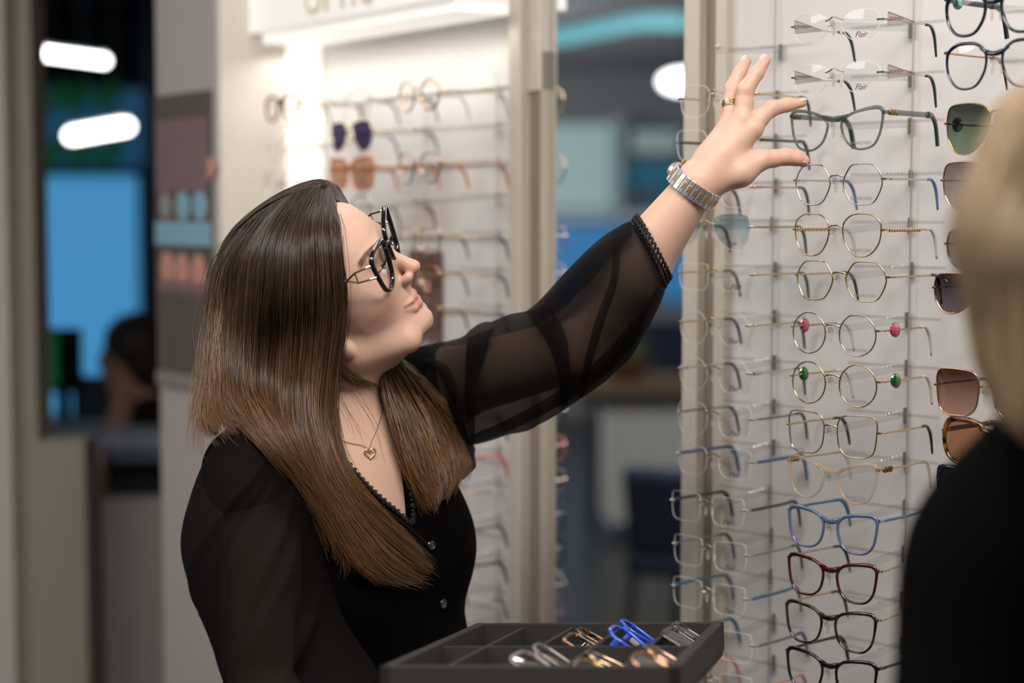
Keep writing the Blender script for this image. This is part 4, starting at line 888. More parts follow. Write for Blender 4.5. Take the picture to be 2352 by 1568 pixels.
def pleats(mb_src, parent, m, bands, lift=.0025):
    bv = BVHTree.FromPolygons([Vector(v) for v in mb_src.v], mb_src.f)
    def sh(px, py, l):
        d = Vector(ray(px, py)).normalized(); h_ = bv.ray_cast(V(0, 0, HC), d)
        return (h_[0] - d * l) if h_[0] else None
    for L_, R_ in bands:
        A_ = catmull([np.array(p) for p in L_], 8); B_ = catmull([np.array(p) for p in R_], 8); n_ = len(A_); mb = MB(); K = 8; last = 2.1; grid = []
        for i in range(n_):
            for k in range(K + 1):
                t = k / K; q_ = A_[i] * (1 - t) + B_[min(i, len(B_) - 1)] * t; g = sh(q_[0], q_[1], lift + .002 * math.sin(math.pi * t)); grid.append((q_, g))
        mb.v = []
        for i, (q_, g) in enumerate(grid):
            if g is None:
                near = min([x for x in grid if x[1] is not None], key=lambda x: np.hypot(*(x[0] - q_))); g = near[1]
            mb.v.append(tuple(g))
        for i in range(n_ - 1):
            for k in range(K): a = i * (K + 1) + k; mb.f.append((a, a + 1, a + K + 2, a + K + 1))
        wp(mb.build('pleat', m, parent, smooth=True))
pleats(sl, sleeve, m_sheer, [
 ([(1072, 776), (1068, 900), (1076, 1016)], [(1135, 752), (1098, 880), (1090, 1014)]),
 ([(1206, 716), (1262, 800), (1288, 900), (1286, 972)], [(1262, 700), (1302, 780), (1308, 890), (1300, 955)]),
 ([(1216, 708), (1300, 624), (1380, 546), (1448, 510)], [(1252, 738), (1340, 660), (1402, 588), (1452, 540)]),
 ([(1408, 545), (1402, 640), (1366, 740), (1336, 860), (1328, 930)], [(1424, 545), (1420, 640), (1388, 740), (1356, 850), (1344, 920)]),
 ([(1080, 1000), (1190, 950), (1330, 865), (1452, 740), (1510, 660)], [(1084, 1022), (1192, 980), (1356, 888), (1466, 780), (1524, 668)]),
 ([(935, 834), (1000, 850), (1040, 930)], [(965, 818), (1028, 840), (1058, 920)])])
# ruffled elastic cuff
cf = MB(); c0, hv, dv = [Vector(x) for x in secs[-1]]; axd = (P(1604, 420, 2.13) - P(1495, 575, 2.155)).normalized()
for k_, off_ in ((0, .0), (1, -.006), (2, .005)):
    pts = []
    for j in range(150):
        an = 2 * math.pi * j / 150; w = .0016 * math.sin(an * 40 + k_ * 2); pts.append(c0 + (hv * math.cos(an) + dv * math.sin(an)) * (1.02 + (.02 if k_ == 1 else 0)) + axd * (off_ + w))
    cf.sweep(pts, (.0018, .0018), True, n=5)
wp(cf.build('cuff', mat('cuff_black', srgb(13, 12, 13), .8), sleeve, smooth=True))
s2 = [sec((540, 985), (655, 1000), 2.06, 2.06, .030, V(0, 1, 0)), sec((482, 1040), (690, 1068), 2.055, 2.07, .060), sec((445, 1130), (712, 1150), 2.045, 2.055, .068), sec((422, 1245), (738, 1250), 2.035, 2.045, .070), sec((446, 1360), (765, 1350), 2.03, 2.035, .068),
      sec((482, 1455), (800, 1440), 2.025, 2.02, .066), sec((512, 1560), (850, 1520), 2.02, 2.0, .062), sec((560, 1680), (880, 1580), 2.0, 1.97, .060), sec((700, 1790), (905, 1620), 1.97, 1.94, .045), sec((850, 1760), (925, 1650), 1.93, 1.93, .030)]
def fold2(t, an):
    f = .035 * math.sin(3 * an + 6 * t)
    for t0, ph, sl_, wd, am in ((.25, -1.2, .22, .022, .09), (.42, -1.6, .25, .020, .10), (.56, -1.2, .20, .022, .12), (.66, -1.5, .2, .018, .10), (.35, -2.2, .3, .016, .08), (.31, -1.4, .25, .014, -.06), (.49, -1.5, .22, .016, -.07)):
        da = math.atan2(math.sin(an - ph), math.cos(an - ph)); f += am * math.exp(-((t - t0 - sl_ * da) / wd) ** 2) * math.exp(-(da / 1.1) ** 2)
    return f * math.sin(math.pi * min(1, t * 1.6 + .05)) if t < .5 else f
s2m = loft(s2, 96, 10, fold2); m_sh2 = sheer('sheer_black_chiffon_dense', srgb(9, 6, 5), .87); sleeve2 = prt('sleeve', s2m.mesh('sleeve_near'), m_sh2)
# scalloped lace trim along the neckline, placket buttons
m_lace = mat('black_lace_edge', srgb(20, 18, 19), .8); mb = MB()
edge = [(905, 955), (925, 1030), (938, 1100), (946, 1196), (905, 1170), (858, 1130), (815, 1085), (772, 1030), (735, 965)]
pl3 = [hit(x, y, SDF(torso(.008)), 1.95, 2.4) for x, y in edge]; pc = catmull(pl3, 9)
for i, p in enumerate(pc):
    p = Vector(p); mb.ell(p + Vector(TN) * .001, (.0030, .0022, .0028) if i % 2 else (.0022, .0016, .0022), Matrix.Rotation(i * 1.3, 3, 'Y'), 8, 6)
    if i % 2: mb.sweep([p + Vector(TN) * .003 + Vector(TA) * .0032 * math.cos(a) + Vector(TU) * .0032 * math.sin(a) for a in [k * math.pi / 4 for k in range(8)]], (.0006, .0006), True, n=4)
wp(mb.build('lace_trim', m_lace, blouse, smooth=True))
for bx, by in ((989, 1252), (1016, 1386), (1030, 1500)):
    p = hit(bx, by, blouse_f, 1.9, 2.4); g = 1e-3; nn = nrm(np.array([float(blouse_f((A3(p) + e)[None])[0] - blouse_f((A3(p) - e)[None])[0]) for e in np.eye(3) * g]))
    Rb = Vector(nn).to_track_quat('Z', 'Y').to_matrix(); mb = MB().ell(p + Vector(nn) * .001, (.0060, .0060, .0022), Rb, 18, 8)
    mb.sweep([p + Vector(nn) * .0025 + Rb @ V(.0046 * math.cos(a), .0046 * math.sin(a), 0) for a in [k * math.pi / 8 for k in range(16)]], (.0009, .0009), True, n=6)
    wp(mb.build('button', mat('black_button', srgb(26, 26, 30), .15, coat=1), blouse, smooth=True))
# placket ridge
# trousers and shoes (below the frame)
m_tr = mat('black_trousers', srgb(18, 18, 20), .85)
tp = [Ell(HIP, (.170, .122, .13), RT, .03)]
for sg in (-1, 1):
    a = HIP + TA * sg * .085 - TU * .05; kx = np.array([a[0], a[1], .46]) + TN * .01; ft = np.array([a[0], a[1], .07]) - TN * .01
    tp += [Cone(a, kx, .082, .058, .04), Cone(kx, ft, .056, .042, .03)]
me, _ = nets_mesh('trousers', SDF(tp, []), (-.55, 1.85, .03), (.2, 2.6, 1.15), .008); prt('trousers', me, m_tr)
for sg in (-1, 1):
    a = HIP + TA * sg * .085; a[2] = .045; me, _ = nets_mesh('shoe', SDF([Cone(a - TN * .04, a + TN * .13 - np.array([0, 0, .01]), .042, .032, .02), Cone(a - TN * .03 + np.array([0, 0, .03]), a + TN * .04 + np.array([0, 0, .01]), .042, .034, .02)], []), a - .25, a + .25, .006)
    me.transform(Matrix.Translation((0, 0, -.0015))); prt('shoe', me, mat('black_leather', srgb(18, 17, 17), .3))
# ------------------------------------------------------------------ hair
def hair_mat(name, root_c, tip_c, z_lo, z_hi, light, rough=.34):
    m = bpy.data.materials.new(name); m.use_nodes = True; nt = m.node_tree; b = nt.nodes['Principled BSDF']; N = nt.nodes.new; L = nt.links.new
    at_ = N('ShaderNodeAttribute'); at_.attribute_name = 'hair_tone'; sp = N('ShaderNodeSeparateXYZ'); L(at_.outputs['Vector'], sp.inputs[0])
    m1 = N('ShaderNodeMix'); m1.data_type = 'RGBA'; m1.inputs[6].default_value = root_c; m1.inputs[7].default_value = tip_c; L(sp.outputs[0], m1.inputs[0])
    m2 = N('ShaderNodeMix'); m2.data_type = 'RGBA'; m2.inputs[7].default_value = light; L(m1.outputs[2], m2.inputs[6]); L(sp.outputs[1], m2.inputs[0])
    L(m2.outputs[2], b.inputs['Base Color']); b.inputs['Roughness'].default_value = rough; b.inputs['Specular IOR Level'].default_value = .55
    b.inputs['Anisotropic'].default_value = .5
    return m
def strands(name, guides, count, rad, m, root, seed=1, jit=.004, clump=.35, tipcut=.25, npt=22, tone0=0., tone1=1., wig=.0012, depth=.012, dist=None):
    """hair between neighbouring guide lines; every strand is a round hair curve"""
    rng = np.random.default_rng(seed); G_ = []
    for g in guides:
        c = np.array(catmull([np.array(p) for p in g], 10)); s = np.r_[0, np.cumsum(np.linalg.norm(np.diff(c, axis=0), axis=1))]; t = np.linspace(0, s[-1], npt)
        G_.append(np.stack([np.interp(t, s, c[:, k]) for k in range(3)], 1))
    G_ = np.array(G_); K = len(G_); nl = max(12, count // 26); lock = rng.random(nl); loff = rng.normal(0, 1, (nl, 3)) * jit; ltone = rng.random(nl); llen = rng.random(nl)
    u = np.sort(rng.random(count)) if dist is None else dist(rng, count); pos = np.zeros((count, npt, 3)); tone = np.zeros((count, npt, 3)); T_ = np.linspace(0, 1, npt)
    li = np.array([np.argmin(np.abs(lock - x) + rng.random(nl) * .035) for x in u]); uc = u + (lock[li] - u) * clump * 1.0
    for i in range(count):
        um = u[i] + (lock[li[i]] - u[i]) * clump * T_ ** .7 * 1.6 if clump else np.full(npt, u[i]); um = np.clip(um, 0, 1) * (K - 1)
        k0 = np.minimum(um.astype(int), K - 2); fr_ = (um - k0)[:, None]; base = G_[k0, np.arange(npt)] * (1 - fr_) + G_[k0 + 1, np.arange(npt)] * fr_
        cut = 1 - tipcut * (.55 * llen[li[i]] + .45 * rng.random()) ; tt = T_ * cut * (npt - 1); j0 = np.minimum(tt.astype(int), npt - 2); ff = (tt - j0)[:, None]; base = base[j0] * (1 - ff) + base[j0 + 1] * ff
        fade = np.clip(T_ * 6, .15, 1)[:, None]; dd = rng.random() * depth
        ph = rng.random(3) * 6.28; fq = rng.uniform(3, 9, 3); wv = np.stack([np.sin(T_ * fq[k] + ph[k]) for k in range(3)], 1) * wig * (.3 + T_[:, None])
        pos[i] = base + (loff[li[i]] * (.4 + .6 * T_[:, None]) + rng.normal(0, jit * .35, 3)) * fade + wv + np.array([0, 1, 0]) * dd
        tone[i, :, 0] = np.clip(tone0 + (tone1 - tone0) * T_ ** 1.3 * cut + rng.normal(0, .10), 0, 1); tone[i, :, 1] = np.clip((ltone[li[i]] - .60) * 1.2 + rng.normal(0, .16), 0, .8) * (.25 + .75 * T_)
    hc = bpy.data.hair_curves.new(name); hc.add_curves([npt] * count); hc.position_data.foreach_set('vector', pos.astype(np.float32).ravel())
    ra = hc.attributes.new('radius', 'FLOAT', 'POINT'); r = rad * (1 - .75 * T_ ** 3)[None] * rng.uniform(.7, 1.2, (count, 1)); ra.data.foreach_set('value', r.astype(np.float32).ravel())
    ta = hc.attributes.new('hair_tone', 'FLOAT_VECTOR', 'POINT'); ta.data.foreach_set('vector', tone.astype(np.float32).ravel())
    hc.materials.append(m); o = bpy.data.objects.new(name, hc); SC.collection.objects.link(o); o.parent = root; o.location = -root.location; return o, G_
torso_all = SDF(torso(.008) + [Cone(SN, el_n, .052, .045, .03), Cone(SF, EL, .055, .045, .03)]); head_only = SDF(head + [Cone(H(-.030, 0, -.055), NB, .052, .056, .03)], [])
both = lambda p: np.minimum(torso_all(p), head_only(p))
def G3(pts):
    """guide: (px, py, lift) on what lies under it, smoothed in depth"""
    out = [hit(x, y, both, 1.9, 2.45, l + (.006 if i < 3 and l > 0 else 0)) for i, (x, y, l) in enumerate(pts)]; Zs = np.array([p.y for p in out])
    for _ in range(2): Zs[1:-1] = np.minimum(Zs[1:-1], .25 * Zs[:-2] + .5 * Zs[1:-1] + .25 * Zs[2:])
    return [A3(P(x, y, Z)) for (x, y, l), Z in zip(pts, Zs)]
gA = [
 [(768, 455, .008), (768, 525, .011), (775, 610, .012), (780, 690, .014), (770, 780, .018), (758, 870, .018), (760, 975, .018), (790, 1090, .016), (870, 1195, .014), (950, 1290, .014)],
 [(764, 445, .008), (764, 530, .012), (772, 620, .014), (776, 700, .018), (768, 790, .02), (756, 880, .02), (758, 985, .02), (800, 1110, .02), (905, 1215, .016), (985, 1295, .014)],
 [(756, 432, .010), (745, 530, .016), (752, 640, .018), (752, 740, .022), (742, 850, .022), (735, 960, .022), (770, 1080, .022), (850, 1200, .018), (960, 1290, .016), (1012, 1325, .014)],
 [(742, 424, .012), (716, 530, .020), (716, 650, .022), (712, 760, .026), (700, 880, .026), (705, 990, .026), (745, 1110, .024), (815, 1220, .02), (900, 1315, .018), (990, 1348, .014)],
 [(725, 428, .014), (680, 540, .022), (672, 660, .026), (668, 780, .03), (660, 900, .028), (670, 1000, .028), (712, 1110, .026), (775, 1215, .022), (835, 1310, .018), (925, 1345, .014)],
 [(700, 436, .016), (640, 550, .024), (628, 670, .028), (624, 790, .032), (618, 900, .03), (640, 985, .028), (695, 1085, .026), (760, 1175, .022), (812, 1265, .018), (850, 1330, .014)],
 [(672, 447, .018), (600, 560, .026), (585, 680, .030), (580, 800, .034), (575, 900, .03), (600, 970, .028), (650, 1050, .026), (705, 1120, .022), (755, 1200, .018), (790, 1300, .014), (765, 1340, .012)],
 [(640, 462, .02), (562, 580, .028), (545, 700, .030), (540, 810, .034), (536, 900, .03), (550, 955, .028), (592, 1005, .024), (650, 1068, .02), (705, 1135, .016), (745, 1215, .014)],
 [(600, 486, .02), (530, 600, .026), (512, 710, .026), (506, 820, .028), (500, 900, .026), (506, 940, .024), (528, 975, .022), (575, 1005, .018)],
 [(565, 515, .016), (510, 620, .02), (494, 730, .02), (488, 830, .02), (482, 920, .02), (480, 970, .018), (495, 1012, .016)],
 [(540, 545, .008), (500, 640, .008), (488, 750, .008), (480, 850, .006), (470, 930, .004), (462, 975, .004), (492, 1005, .008)]]
gA = [G3(g) for g in gA]
m_hair = hair_mat('brown_hair', (.016, .0095, .0065, 1), (.150, .068, .024, 1), 0, 0, (.36, .200, .088, 1))
npA = 26
hairo, GA = strands('hair', gA, 9000, .00034, m_hair, woman, 3, jit=.0034, clump=.58, tipcut=.26, npt=npA, depth=.012, wig=.0032)
strands('hair', gA, 700, .00028, m_hair, woman, 6, jit=.006, clump=.1, tipcut=.3, npt=npA, wig=.0045, depth=.004)
strands('hair', gA, 260, .00020, m_hair, woman, 5, jit=.011, clump=0, tipcut=.3, npt=npA, wig=.006)
# swept-back hair beyond the parting
gB = [[(772, 460, .004), (762, 436, .006), (745, 424, .006), (700, 436, .004), (640, 462, .004), (580, 505, .004), (535, 555, .004), (505, 640, .004), (490, 760, .004)],
      [(780, 463, .0), (772, 440, .0), (750, 420, -.01), (700, 430, -.02), (640, 457, -.02), (575, 503, -.02), (528, 556, -.02), (500, 645, -.01), (486, 770, .0)],
      [(800, 468, -.004), (785, 446, -.02), (755, 421, -.03), (705, 428, -.04), (640, 458, -.04), (575, 505, -.04), (528, 560, -.03), (500, 650, -.02), (488, 780, -.01)]]
strands('hair', [G3(g) for g in gB], 1500, .00040, m_hair, woman, 8, jit=.003, clump=.3, tipcut=.2, tone1=.35, depth=.004)
# far side, falling over her left shoulder in front of the chest
gC = [[(872, 840, -.02), (878, 905, .0), (895, 970, .008), (915, 1035, .010), (938, 1095, .012), (962, 1150, .012), (985, 1180, .010)],
      [(885, 835, -.02), (905, 900, .0), (928, 965, .010), (950, 1030, .014), (968, 1090, .016), (985, 1140, .014), (992, 1175, .012)],
      [(900, 830, -.02), (935, 895, .0), (965, 955, .012), (988, 1020, .018), (1005, 1080, .018), (1012, 1125, .016), (1000, 1165, .014)],
      [(912, 826, -.02), (955, 890, .002), (995, 945, .014), (1025, 1005, .02), (1042, 1060, .02), (1040, 1105, .018), (1020, 1140, .014)],
      [(920, 824, -.02), (970, 880, .002), (1015, 930, .012), (1052, 985, .018), (1075, 1035, .018), (1080, 1070, .014), (1062, 1100, .010)]]
gC = [G3(g) for g in gC]
strands('hair', gC, 1900, .00042, m_hair, woman, 9, jit=.004, clump=.55, tipcut=.24, tone0=.45, tone1=1, wig=.0035)
# under-layer that fills the hair mass
def shell(name, gs, r0, lo_, hi_, cc, back=.0):
    pr = []
    for g in gs:
        c = [np.array(p) + np.array([0, back, 0]) for p in g]; n = len(c)
        for i in range(n - 1):
            rf = lambda j: r0 * (1 - .75 * max(0, j / (n - 1) - .25)) * min(1, .05 + j / (n - 1) * 2.2); ra = rf(i); rb = rf(i + 1); pr.append(Cone(c[i], c[i + 1], ra, rb, .012))
    me, v_ = nets_mesh(name, SDF(pr, []), lo_, hi_, .004); return prt(name, me, cc)
m_under = mat('hair_underlayer', (.030, .018, .0115, 1), .55, noise=.5, nscale=160)
shell('hair_mass', [g_[::2] for g_ in GA[1:-1]], .010, (-.50, 1.90, 1.05), (.05, 2.5, 1.75), m_under, .016)
shell('hair_mass', gC[1:], .009, (-.25, 2.0, 1.1), (.05, 2.5, 1.55), m_under, .014)
me, _ = nets_mesh('hair_cap', SDF([Ell(H(-.026, 0, .028), (.0925, .0775, .0850), RH, .01), Ell(H(-.058, 0, -.015), (.060, .066, .075), RH, .03)], [(HCn((.0905, 0, .095), (.0905, 0, -.08), .0625, .10)[0], .012), (HE(.072, -.045, -.03, (.075, .05, .10))[0], .01)]), HO - .2, HO + .2, .003)
prt('hair_mass', me, m_under)
# flyaway tips
gD = [[(500, 640, .0), (482, 760, .0), (468, 880, .0), (455, 960, .0), (462, 1010, .0), (490, 1018, .0)], [(495, 660, .0), (470, 800, .0), (440, 920, .0), (425, 1000, .0), (432, 1060, .0), (470, 1100, .0)]]
strands('hair', [G3(g) for g in gD], 90, .00022, m_hair, woman, 12, jit=.006, clump=0, tipcut=.35, wig=.004, tone0=.3)
# a few loose strands across neck
strands('hair', [G3([(700, 850, .03), (760, 930, .03), (800, 1010, .012), (815, 1090, .01)]), G3([(800, 860, .02), (850, 940, .01), (885, 1010, .01), (925, 1110, .01)])], 14, .0002, m_hair, woman, 14, jit=.005, clump=0, tipcut=.5, wig=.003, tone0=.4)

strands('hair', [G3([(769, 462, .006), (772, 520, .011), (779, 600, .013), (785, 680, .015), (778, 760, .018), (776, 815, .02), (805, 862, .02), (862, 886, .02)]), G3([(764, 470, .008), (766, 540, .013), (772, 620, .015), (776, 700, .018), (768, 780, .02), (766, 830, .02), (790, 868, .02), (876, 896, .02)])], 260, .0004, m_hair, woman, 17, jit=.0022, clump=.3, tipcut=.15, wig=.0012, tone0=.1, tone1=.9)
# ------------------------------------------------------------------ worn and carried things
def frame_obj(name, label, cat, origin, R3, group=None):
    o = empty(name); o.matrix_world = Matrix.Translation(origin) @ R3.to_4x4(); return tag(o, label, cat, group)
def track(ax, up):
    z = Vector(ax).normalized(); x = Vector(up).cross(z).normalized(); y = z.cross(x); return Matrix((x, y, z)).transposed()
# black spectacles on her face: local x = her left ... right, y = back, z = up
GS = nrm(wc(.07, .50, .86)); GF = nrm(wc(.93, .18, -.187)); GF = nrm(GF - GS * (GF @ GS)); GU = np.cross(GS, GF); GU = GU if GU[2] > 0 else -GU
fx = Vector(GS) * -1; fy = Vector(GF) * -1; fz = Vector(GU)
if fx.cross(fy).dot(fz) < 0: fx = -fx
Rg = Matrix((fx, fy, fz)).transposed()
go = P(883, 612, H(.0765, -.034, -.010)[1] - .019) + Vector(GS) * .034
eg = empty('eyeglasses'); eg.matrix_world = Matrix.Translation(go) @ Rg.to_4x4(); tag(eg, 'black acetate eyeglasses with gold triangle temples worn by the woman', 'eyeglasses')
SHG = [(1.0, .52), (.96, .86), (.62, 1.0), (0, .96), (-.6, .86), (-.93, .62), (-.97, .1), (-.84, -.5), (-.52, -.92), (-.05, -1.02), (.38, -.9), (.70, -.52)]
lw, lh, dbl = .055, .058, .013; cx = dbl / 2 + lw / 2
mb = MB(); OUT = [(p[0] * lw / 2, p[1] * lh / 2) for p in catmull([np.array(q_) for q_ in SHG], 6, True)]
f3 = lambda x, z, dy=0: V(x, 1.1 * x * x + dy, z)
for sg in (-1, 1): mb.sweep([f3(sg * (cx + x), z) for x, z in OUT], (.0026, .0031), True, up=(0, 1, 0), n=10)
mb.sweep(catmull([f3(-dbl / 2 - .003, .008), f3(-dbl / 4, .0105, -.001), f3(dbl / 4, .0105, -.001), f3(dbl / 2 + .003, .008)], 5), (.0028, .0024), up=(0, 1, 0), n=10)
mb.build('frame_front', BLACK, eg, smooth=True)
for sg in (-1, 1):
    N = len(OUT); vv_ = [f3(sg * cx, 0, -.001)] + [f3(sg * (cx + x), z) for x, z in OUT]
    MB().add(vv_, [(0, 1 + j, 1 + (j + 1) % N) for j in range(N)]).build('lens', L_CLEAR, eg, smooth=True)
    MB().ell(f3(sg * (dbl / 2 - .0028), -.004, .006), (.0016, .0035, .0065), nu=10, nv=8).build('nose_pad', PAD, eg, smooth=True)
    hx = cx + lw / 2 + .0015; y0 = 1.1 * hx * hx
    a1 = V(sg * hx, y0, .0205); a2 = V(sg * (hx - .001), y0, .0035)       # two upper and lower arms that meet in a triangle
    k1 = V(sg * (hx + .003), y0 + .021, .0170); k2 = V(sg * (hx + .003), y0 + .021, .0035); k3 = V(sg * (hx + .003), y0 + .034, .0085); k4 = V(sg * (hx + .002), y0 + .060, .0085); k5 = V(sg * (hx - .004), y0 + .105, .006)
    tm = MB(); tm.sweep([a1, k1, k3], (.0009, .0012), n=6).sweep([a2, k2, k3], (.0009, .0012), n=6).sweep([k3, k4, k5, k5 + V(-sg * .002, .012, -.010), k5 + V(-sg * .003, .024, -.030)], (.0011, .0017), n=8)
    t_ = tm.build('temple', mat('dark_bronze', srgb(62, 52, 44), .3, .7), eg, smooth=True)
    MB().sweep([k1 + V(sg * .001, 0, .0), k2 + V(sg * .001, 0, 0)], (.0009, .0009), up=(0, 1, 0), n=6).sweep([a1, a1.lerp(k1, .35)], (.0013, .0016), n=6).sweep([a2, a2.lerp(k2, .35)], (.0013, .0016), n=6).build('gold_trim', GOLD, t_)
    MB().sweep([a1.lerp(k1, .3) + V(sg * .0012, 0, 0), k1 + V(sg * .0012, 0, 0), k3 + V(sg * .0012, 0, 0)], (.0004, .0006), n=4).sweep([a2.lerp(k2, .3) + V(sg * .0012, 0, 0), k2 + V(sg * .0012, 0, 0), k3 + V(sg * .0012, 0, 0)], (.0004, .0006), n=4).build('gold_trim', GOLD, t_)
# wristwatch
axis = (WR - EL).normalized(); wc0 = P(1594, 430, 2.132); xx_ = axis.cross(V(0, 1, 0)).normalized(); yy_ = axis.cross(xx_).normalized()
# local: x across the arm in the picture, y towards the camera/away, z along the arm
if yy_.y > 0: yy_ = -yy_
Rw = Matrix((xx_, yy_, xx_.cross(yy_))).transposed()
ww = frame_obj('wristwatch', 'silver and gold wristwatch on the woman\'s raised wrist', 'watch', wc0, Rw)
msv = mat('steel_link', srgb(196, 196, 200), .3, .75); mgd = mat('gold_link', srgb(206, 160, 100), .3, .75)
up_ang = math.atan2((V(0, 0, 0)).y, 1)
# angle of the watch case: the upper-left of the wrist
tgt = (P(1562, 384, 2.15) - wc0); ta_ = math.atan2(tgt.dot(yy_), tgt.dot(xx_))
nl_ = 26; rx, ry = .0305, .0285
for i in range(nl_):
    a = ta_ + (i + .5) / nl_ * 2 * math.pi; dca = abs(math.atan2(math.sin(a - ta_), math.cos(a - ta_)))
    if dca < .42: continue
    c = V(rx * math.cos(a), ry * math.sin(a), 0); R_ = Matrix.Rotation(a, 3, 'Z')
    l_ = MB().box(c, (.0034, .0066, .0205), R_).build('bracelet_link', msv, ww, bevel=.0008)
    MB().box(c + R_ @ V(.0006, 0, 0), (.0034, .0030, .0080), R_).build('centre_link', mgd, l_, bevel=.0004)
Rc = Matrix.Rotation(ta_, 3, 'Z') @ Matrix.Rotation(math.pi / 2, 3, 'Y'); cc_ = V((rx + .003) * math.cos(ta_), (ry + .003) * math.sin(ta_), 0)
def disc(mb, c, R, r, h, n=36, r2=None):
    r2 = r2 or r; v_ = []; 
    for z, q_ in ((-h / 2, r), (h / 2, r2)): v_ += [c + R @ V(q_ * math.cos(2 * math.pi * j / n), q_ * math.sin(2 * math.pi * j / n), z) for j in range(n)]
    return mb.add(v_, [(j, (j + 1) % n, n + (j + 1) % n, n + j) for j in range(n)] + [tuple(range(n))[::-1], tuple(range(n, 2 * n))])
disc(MB(), cc_, Rc, .0115, .007).build('watch_case', msv, ww, bevel=.001)
bz_ = disc(MB(), cc_ + Rc @ V(0, 0, .0042), Rc, .0117, .0022, r2=.0098).build('bezel', mgd, ww)
disc(MB(), cc_ + Rc @ V(0, 0, .0054), Rc, .0096, .0006).build('dial', mat('watch_dial', srgb(205, 175, 130), .2), ww)
MB().sweep([cc_ + V(0, 0, .013), cc_ + V(0, 0, .0175)], (.0026, .0026), up=(1, 0, 0), n=12).build('crown', mgd, ww)
MB().box(cc_ * .97 + V(0, 0, .0), (.0045, .016, .020), Matrix.Rotation(ta_, 3, 'Z')).build('lug', mgd, ww, bevel=.001)
# rings on the ring finger
ra_, rb_ = RING[0], RING[1]; rdir = (rb_ - ra_).normalized(); rc = P(1679, 240, 2.155)
Rr = track(rdir, V(0, 1, 0)); rg = frame_obj('finger_ring', 'gold and white banded ring on her ring finger', 'ring', rc, Rr)
for zo, m_, rr_ in ((-.0022, SILV, .0098), (.0004, mgd, .0101), (.0028, GOLD, .0098)):
    MB().sweep([V(rr_ * math.cos(t), rr_ * math.sin(t), zo) for t in [k * math.pi / 16 for k in range(32)]], (.0012, .0013), True, n=8).build('ring_band', m_, rg, smooth=True)
sb = Rr.transposed() @ V(-.5, -.85, 0); sb.z = 0; sb.normalize()
MB().ell(sb * .0112 + V(0, 0, .0002), (.0030, .0030, .0036), nu=8, nv=6).build('ring_stone', mat('clear_stone', srgb(235, 235, 240), .03, .4, coat=1), rg)
# necklace: chain and open heart
nf = SDF([Cone(H(-.030, 0, -.055), NB + TN * .008, .052, .056, .035)] + torso(-.004) + body_prims[-2:], cuts_b[-1:])
cpts = [hit(x, y, nf, 1.95, 2.4, .0016) for x, y in ((700, 905), (730, 965), (762, 1000), (800, 1016), (830, 1022), (847, 1029), (854, 1012), (866, 985), (876, 950), (884, 900), (886, 868))]
nk = tag(empty('necklace', cpts[5]), 'fine gold chain with a small open heart pendant', 'necklace')
lo(MB().sweep([V(*c) for c in catmull(cpts, 8)], (.0004, .0004), n=5).build('chain', GOLD, nk, smooth=True), nk)
hp = hit(850, 1041, nf, 1.95, 2.4, .003); heart = []
rgt = (P(860, 1041, 2.2) - P(850, 1041, 2.2)).normalized(); hu_ = V(0, 0, 1); hx_ = (rgt * .86 + V(0, .5, 0)).normalized()
for i in range(40):
    t = 2 * math.pi * i / 40; x = 16 * math.sin(t) ** 3; y = 13 * math.cos(t) - 5 * math.cos(2 * t) - 2 * math.cos(3 * t) - math.cos(4 * t)
    heart.append(hp + (hx_ * x + hu_ * y) * .00044)
lo(MB().sweep(heart, (.0013, .0012), True, up=(0, 1, 0), n=8).build('heart_pendant', mat('heart_gold', srgb(225, 190, 160), .25, .8), nk, smooth=True), nk)
# earring
ep = Vector(H(-.030, -.0795, -.052)); ep = hit(766, 826, head_only, 1.95, 2.3, .004)
er = tag(empty('hoop_earring', ep), 'small gold hoop earring below her ear', 'earring')
MB().sweep([V(.004 * math.cos(t), -.002 * math.sin(t), .0055 * math.sin(t)) for t in [k * math.pi / 12 for k in range(24)]], (.0012, .0012), True, up=(0, 1, 0), n=8).build('hoop', mgd, er, smooth=True)
# ------------------------------------------------------------------ tray
ZT = 1.75; FL = P(870, 1530, ZT); kk = (1.0, .9645, 1.18313, 1.21862)
FRp = P(1560, 1530, ZT); TX = (Vector(ray(1560, 1530) * .96451) - Vector(ray(870, 1530))); TY = (Vector(ray(1120, 1430) * 1.21862) - Vector(ray(870, 1530)))
sT = ZT / ray(870, 1530)[1]; wT = TX.length * sT; dT = TY.length * sT; tx = TX.normalized(); ty = (TY - tx * TY.dot(tx)).normalized(); tz = tx.cross(ty)
if tz.z < 0: tz = -tz
RTm = Matrix((tx, ty, tz)).transposed(); tray = frame_obj('presentation_tray', 'dark grey felt tray with ten compartments held by the woman', 'tray', FL - tz * .036, RTm)
m_tray = mat('charcoal_felt', srgb(36, 32, 29), .9, noise=.25, nscale=600, bump=.3, bscale=900); hT = .032; rim = .012
mb = MB().box((wT / 2, dT / 2, .004 + .002), (wT - .002, dT - .002, .008)); mb.build('tray_floor', m_tray, tray)
MB().box((wT / 2, dT / 2, .0005), (wT - .004, dT - .004, .007)).build('tray_base', mat('black_tray_base', srgb(30, 28, 27), .6), tray, bevel=.001)
for (c, s_) in (((wT / 2, rim / 2, .020), (wT, rim, hT)), ((wT / 2, dT - rim / 2, .020), (wT, rim, hT)), ((rim / 2, dT / 2, .020), (rim, dT, hT)), ((wT - rim / 2, dT / 2, .020), (rim, dT, hT))):
    MB().box(c, s_).build('tray_rim', m_tray, tray, bevel=.0015)
for i in range(1, 5): MB().box((wT * i / 5, dT / 2, .018), (.005, dT - .02, .027)).build('divider', m_tray, tray, bevel=.001)
MB().box((wT / 2, dT * .5, .0182), (wT - .02, .006, .0275)).build('divider', m_tray, tray, bevel=.001)
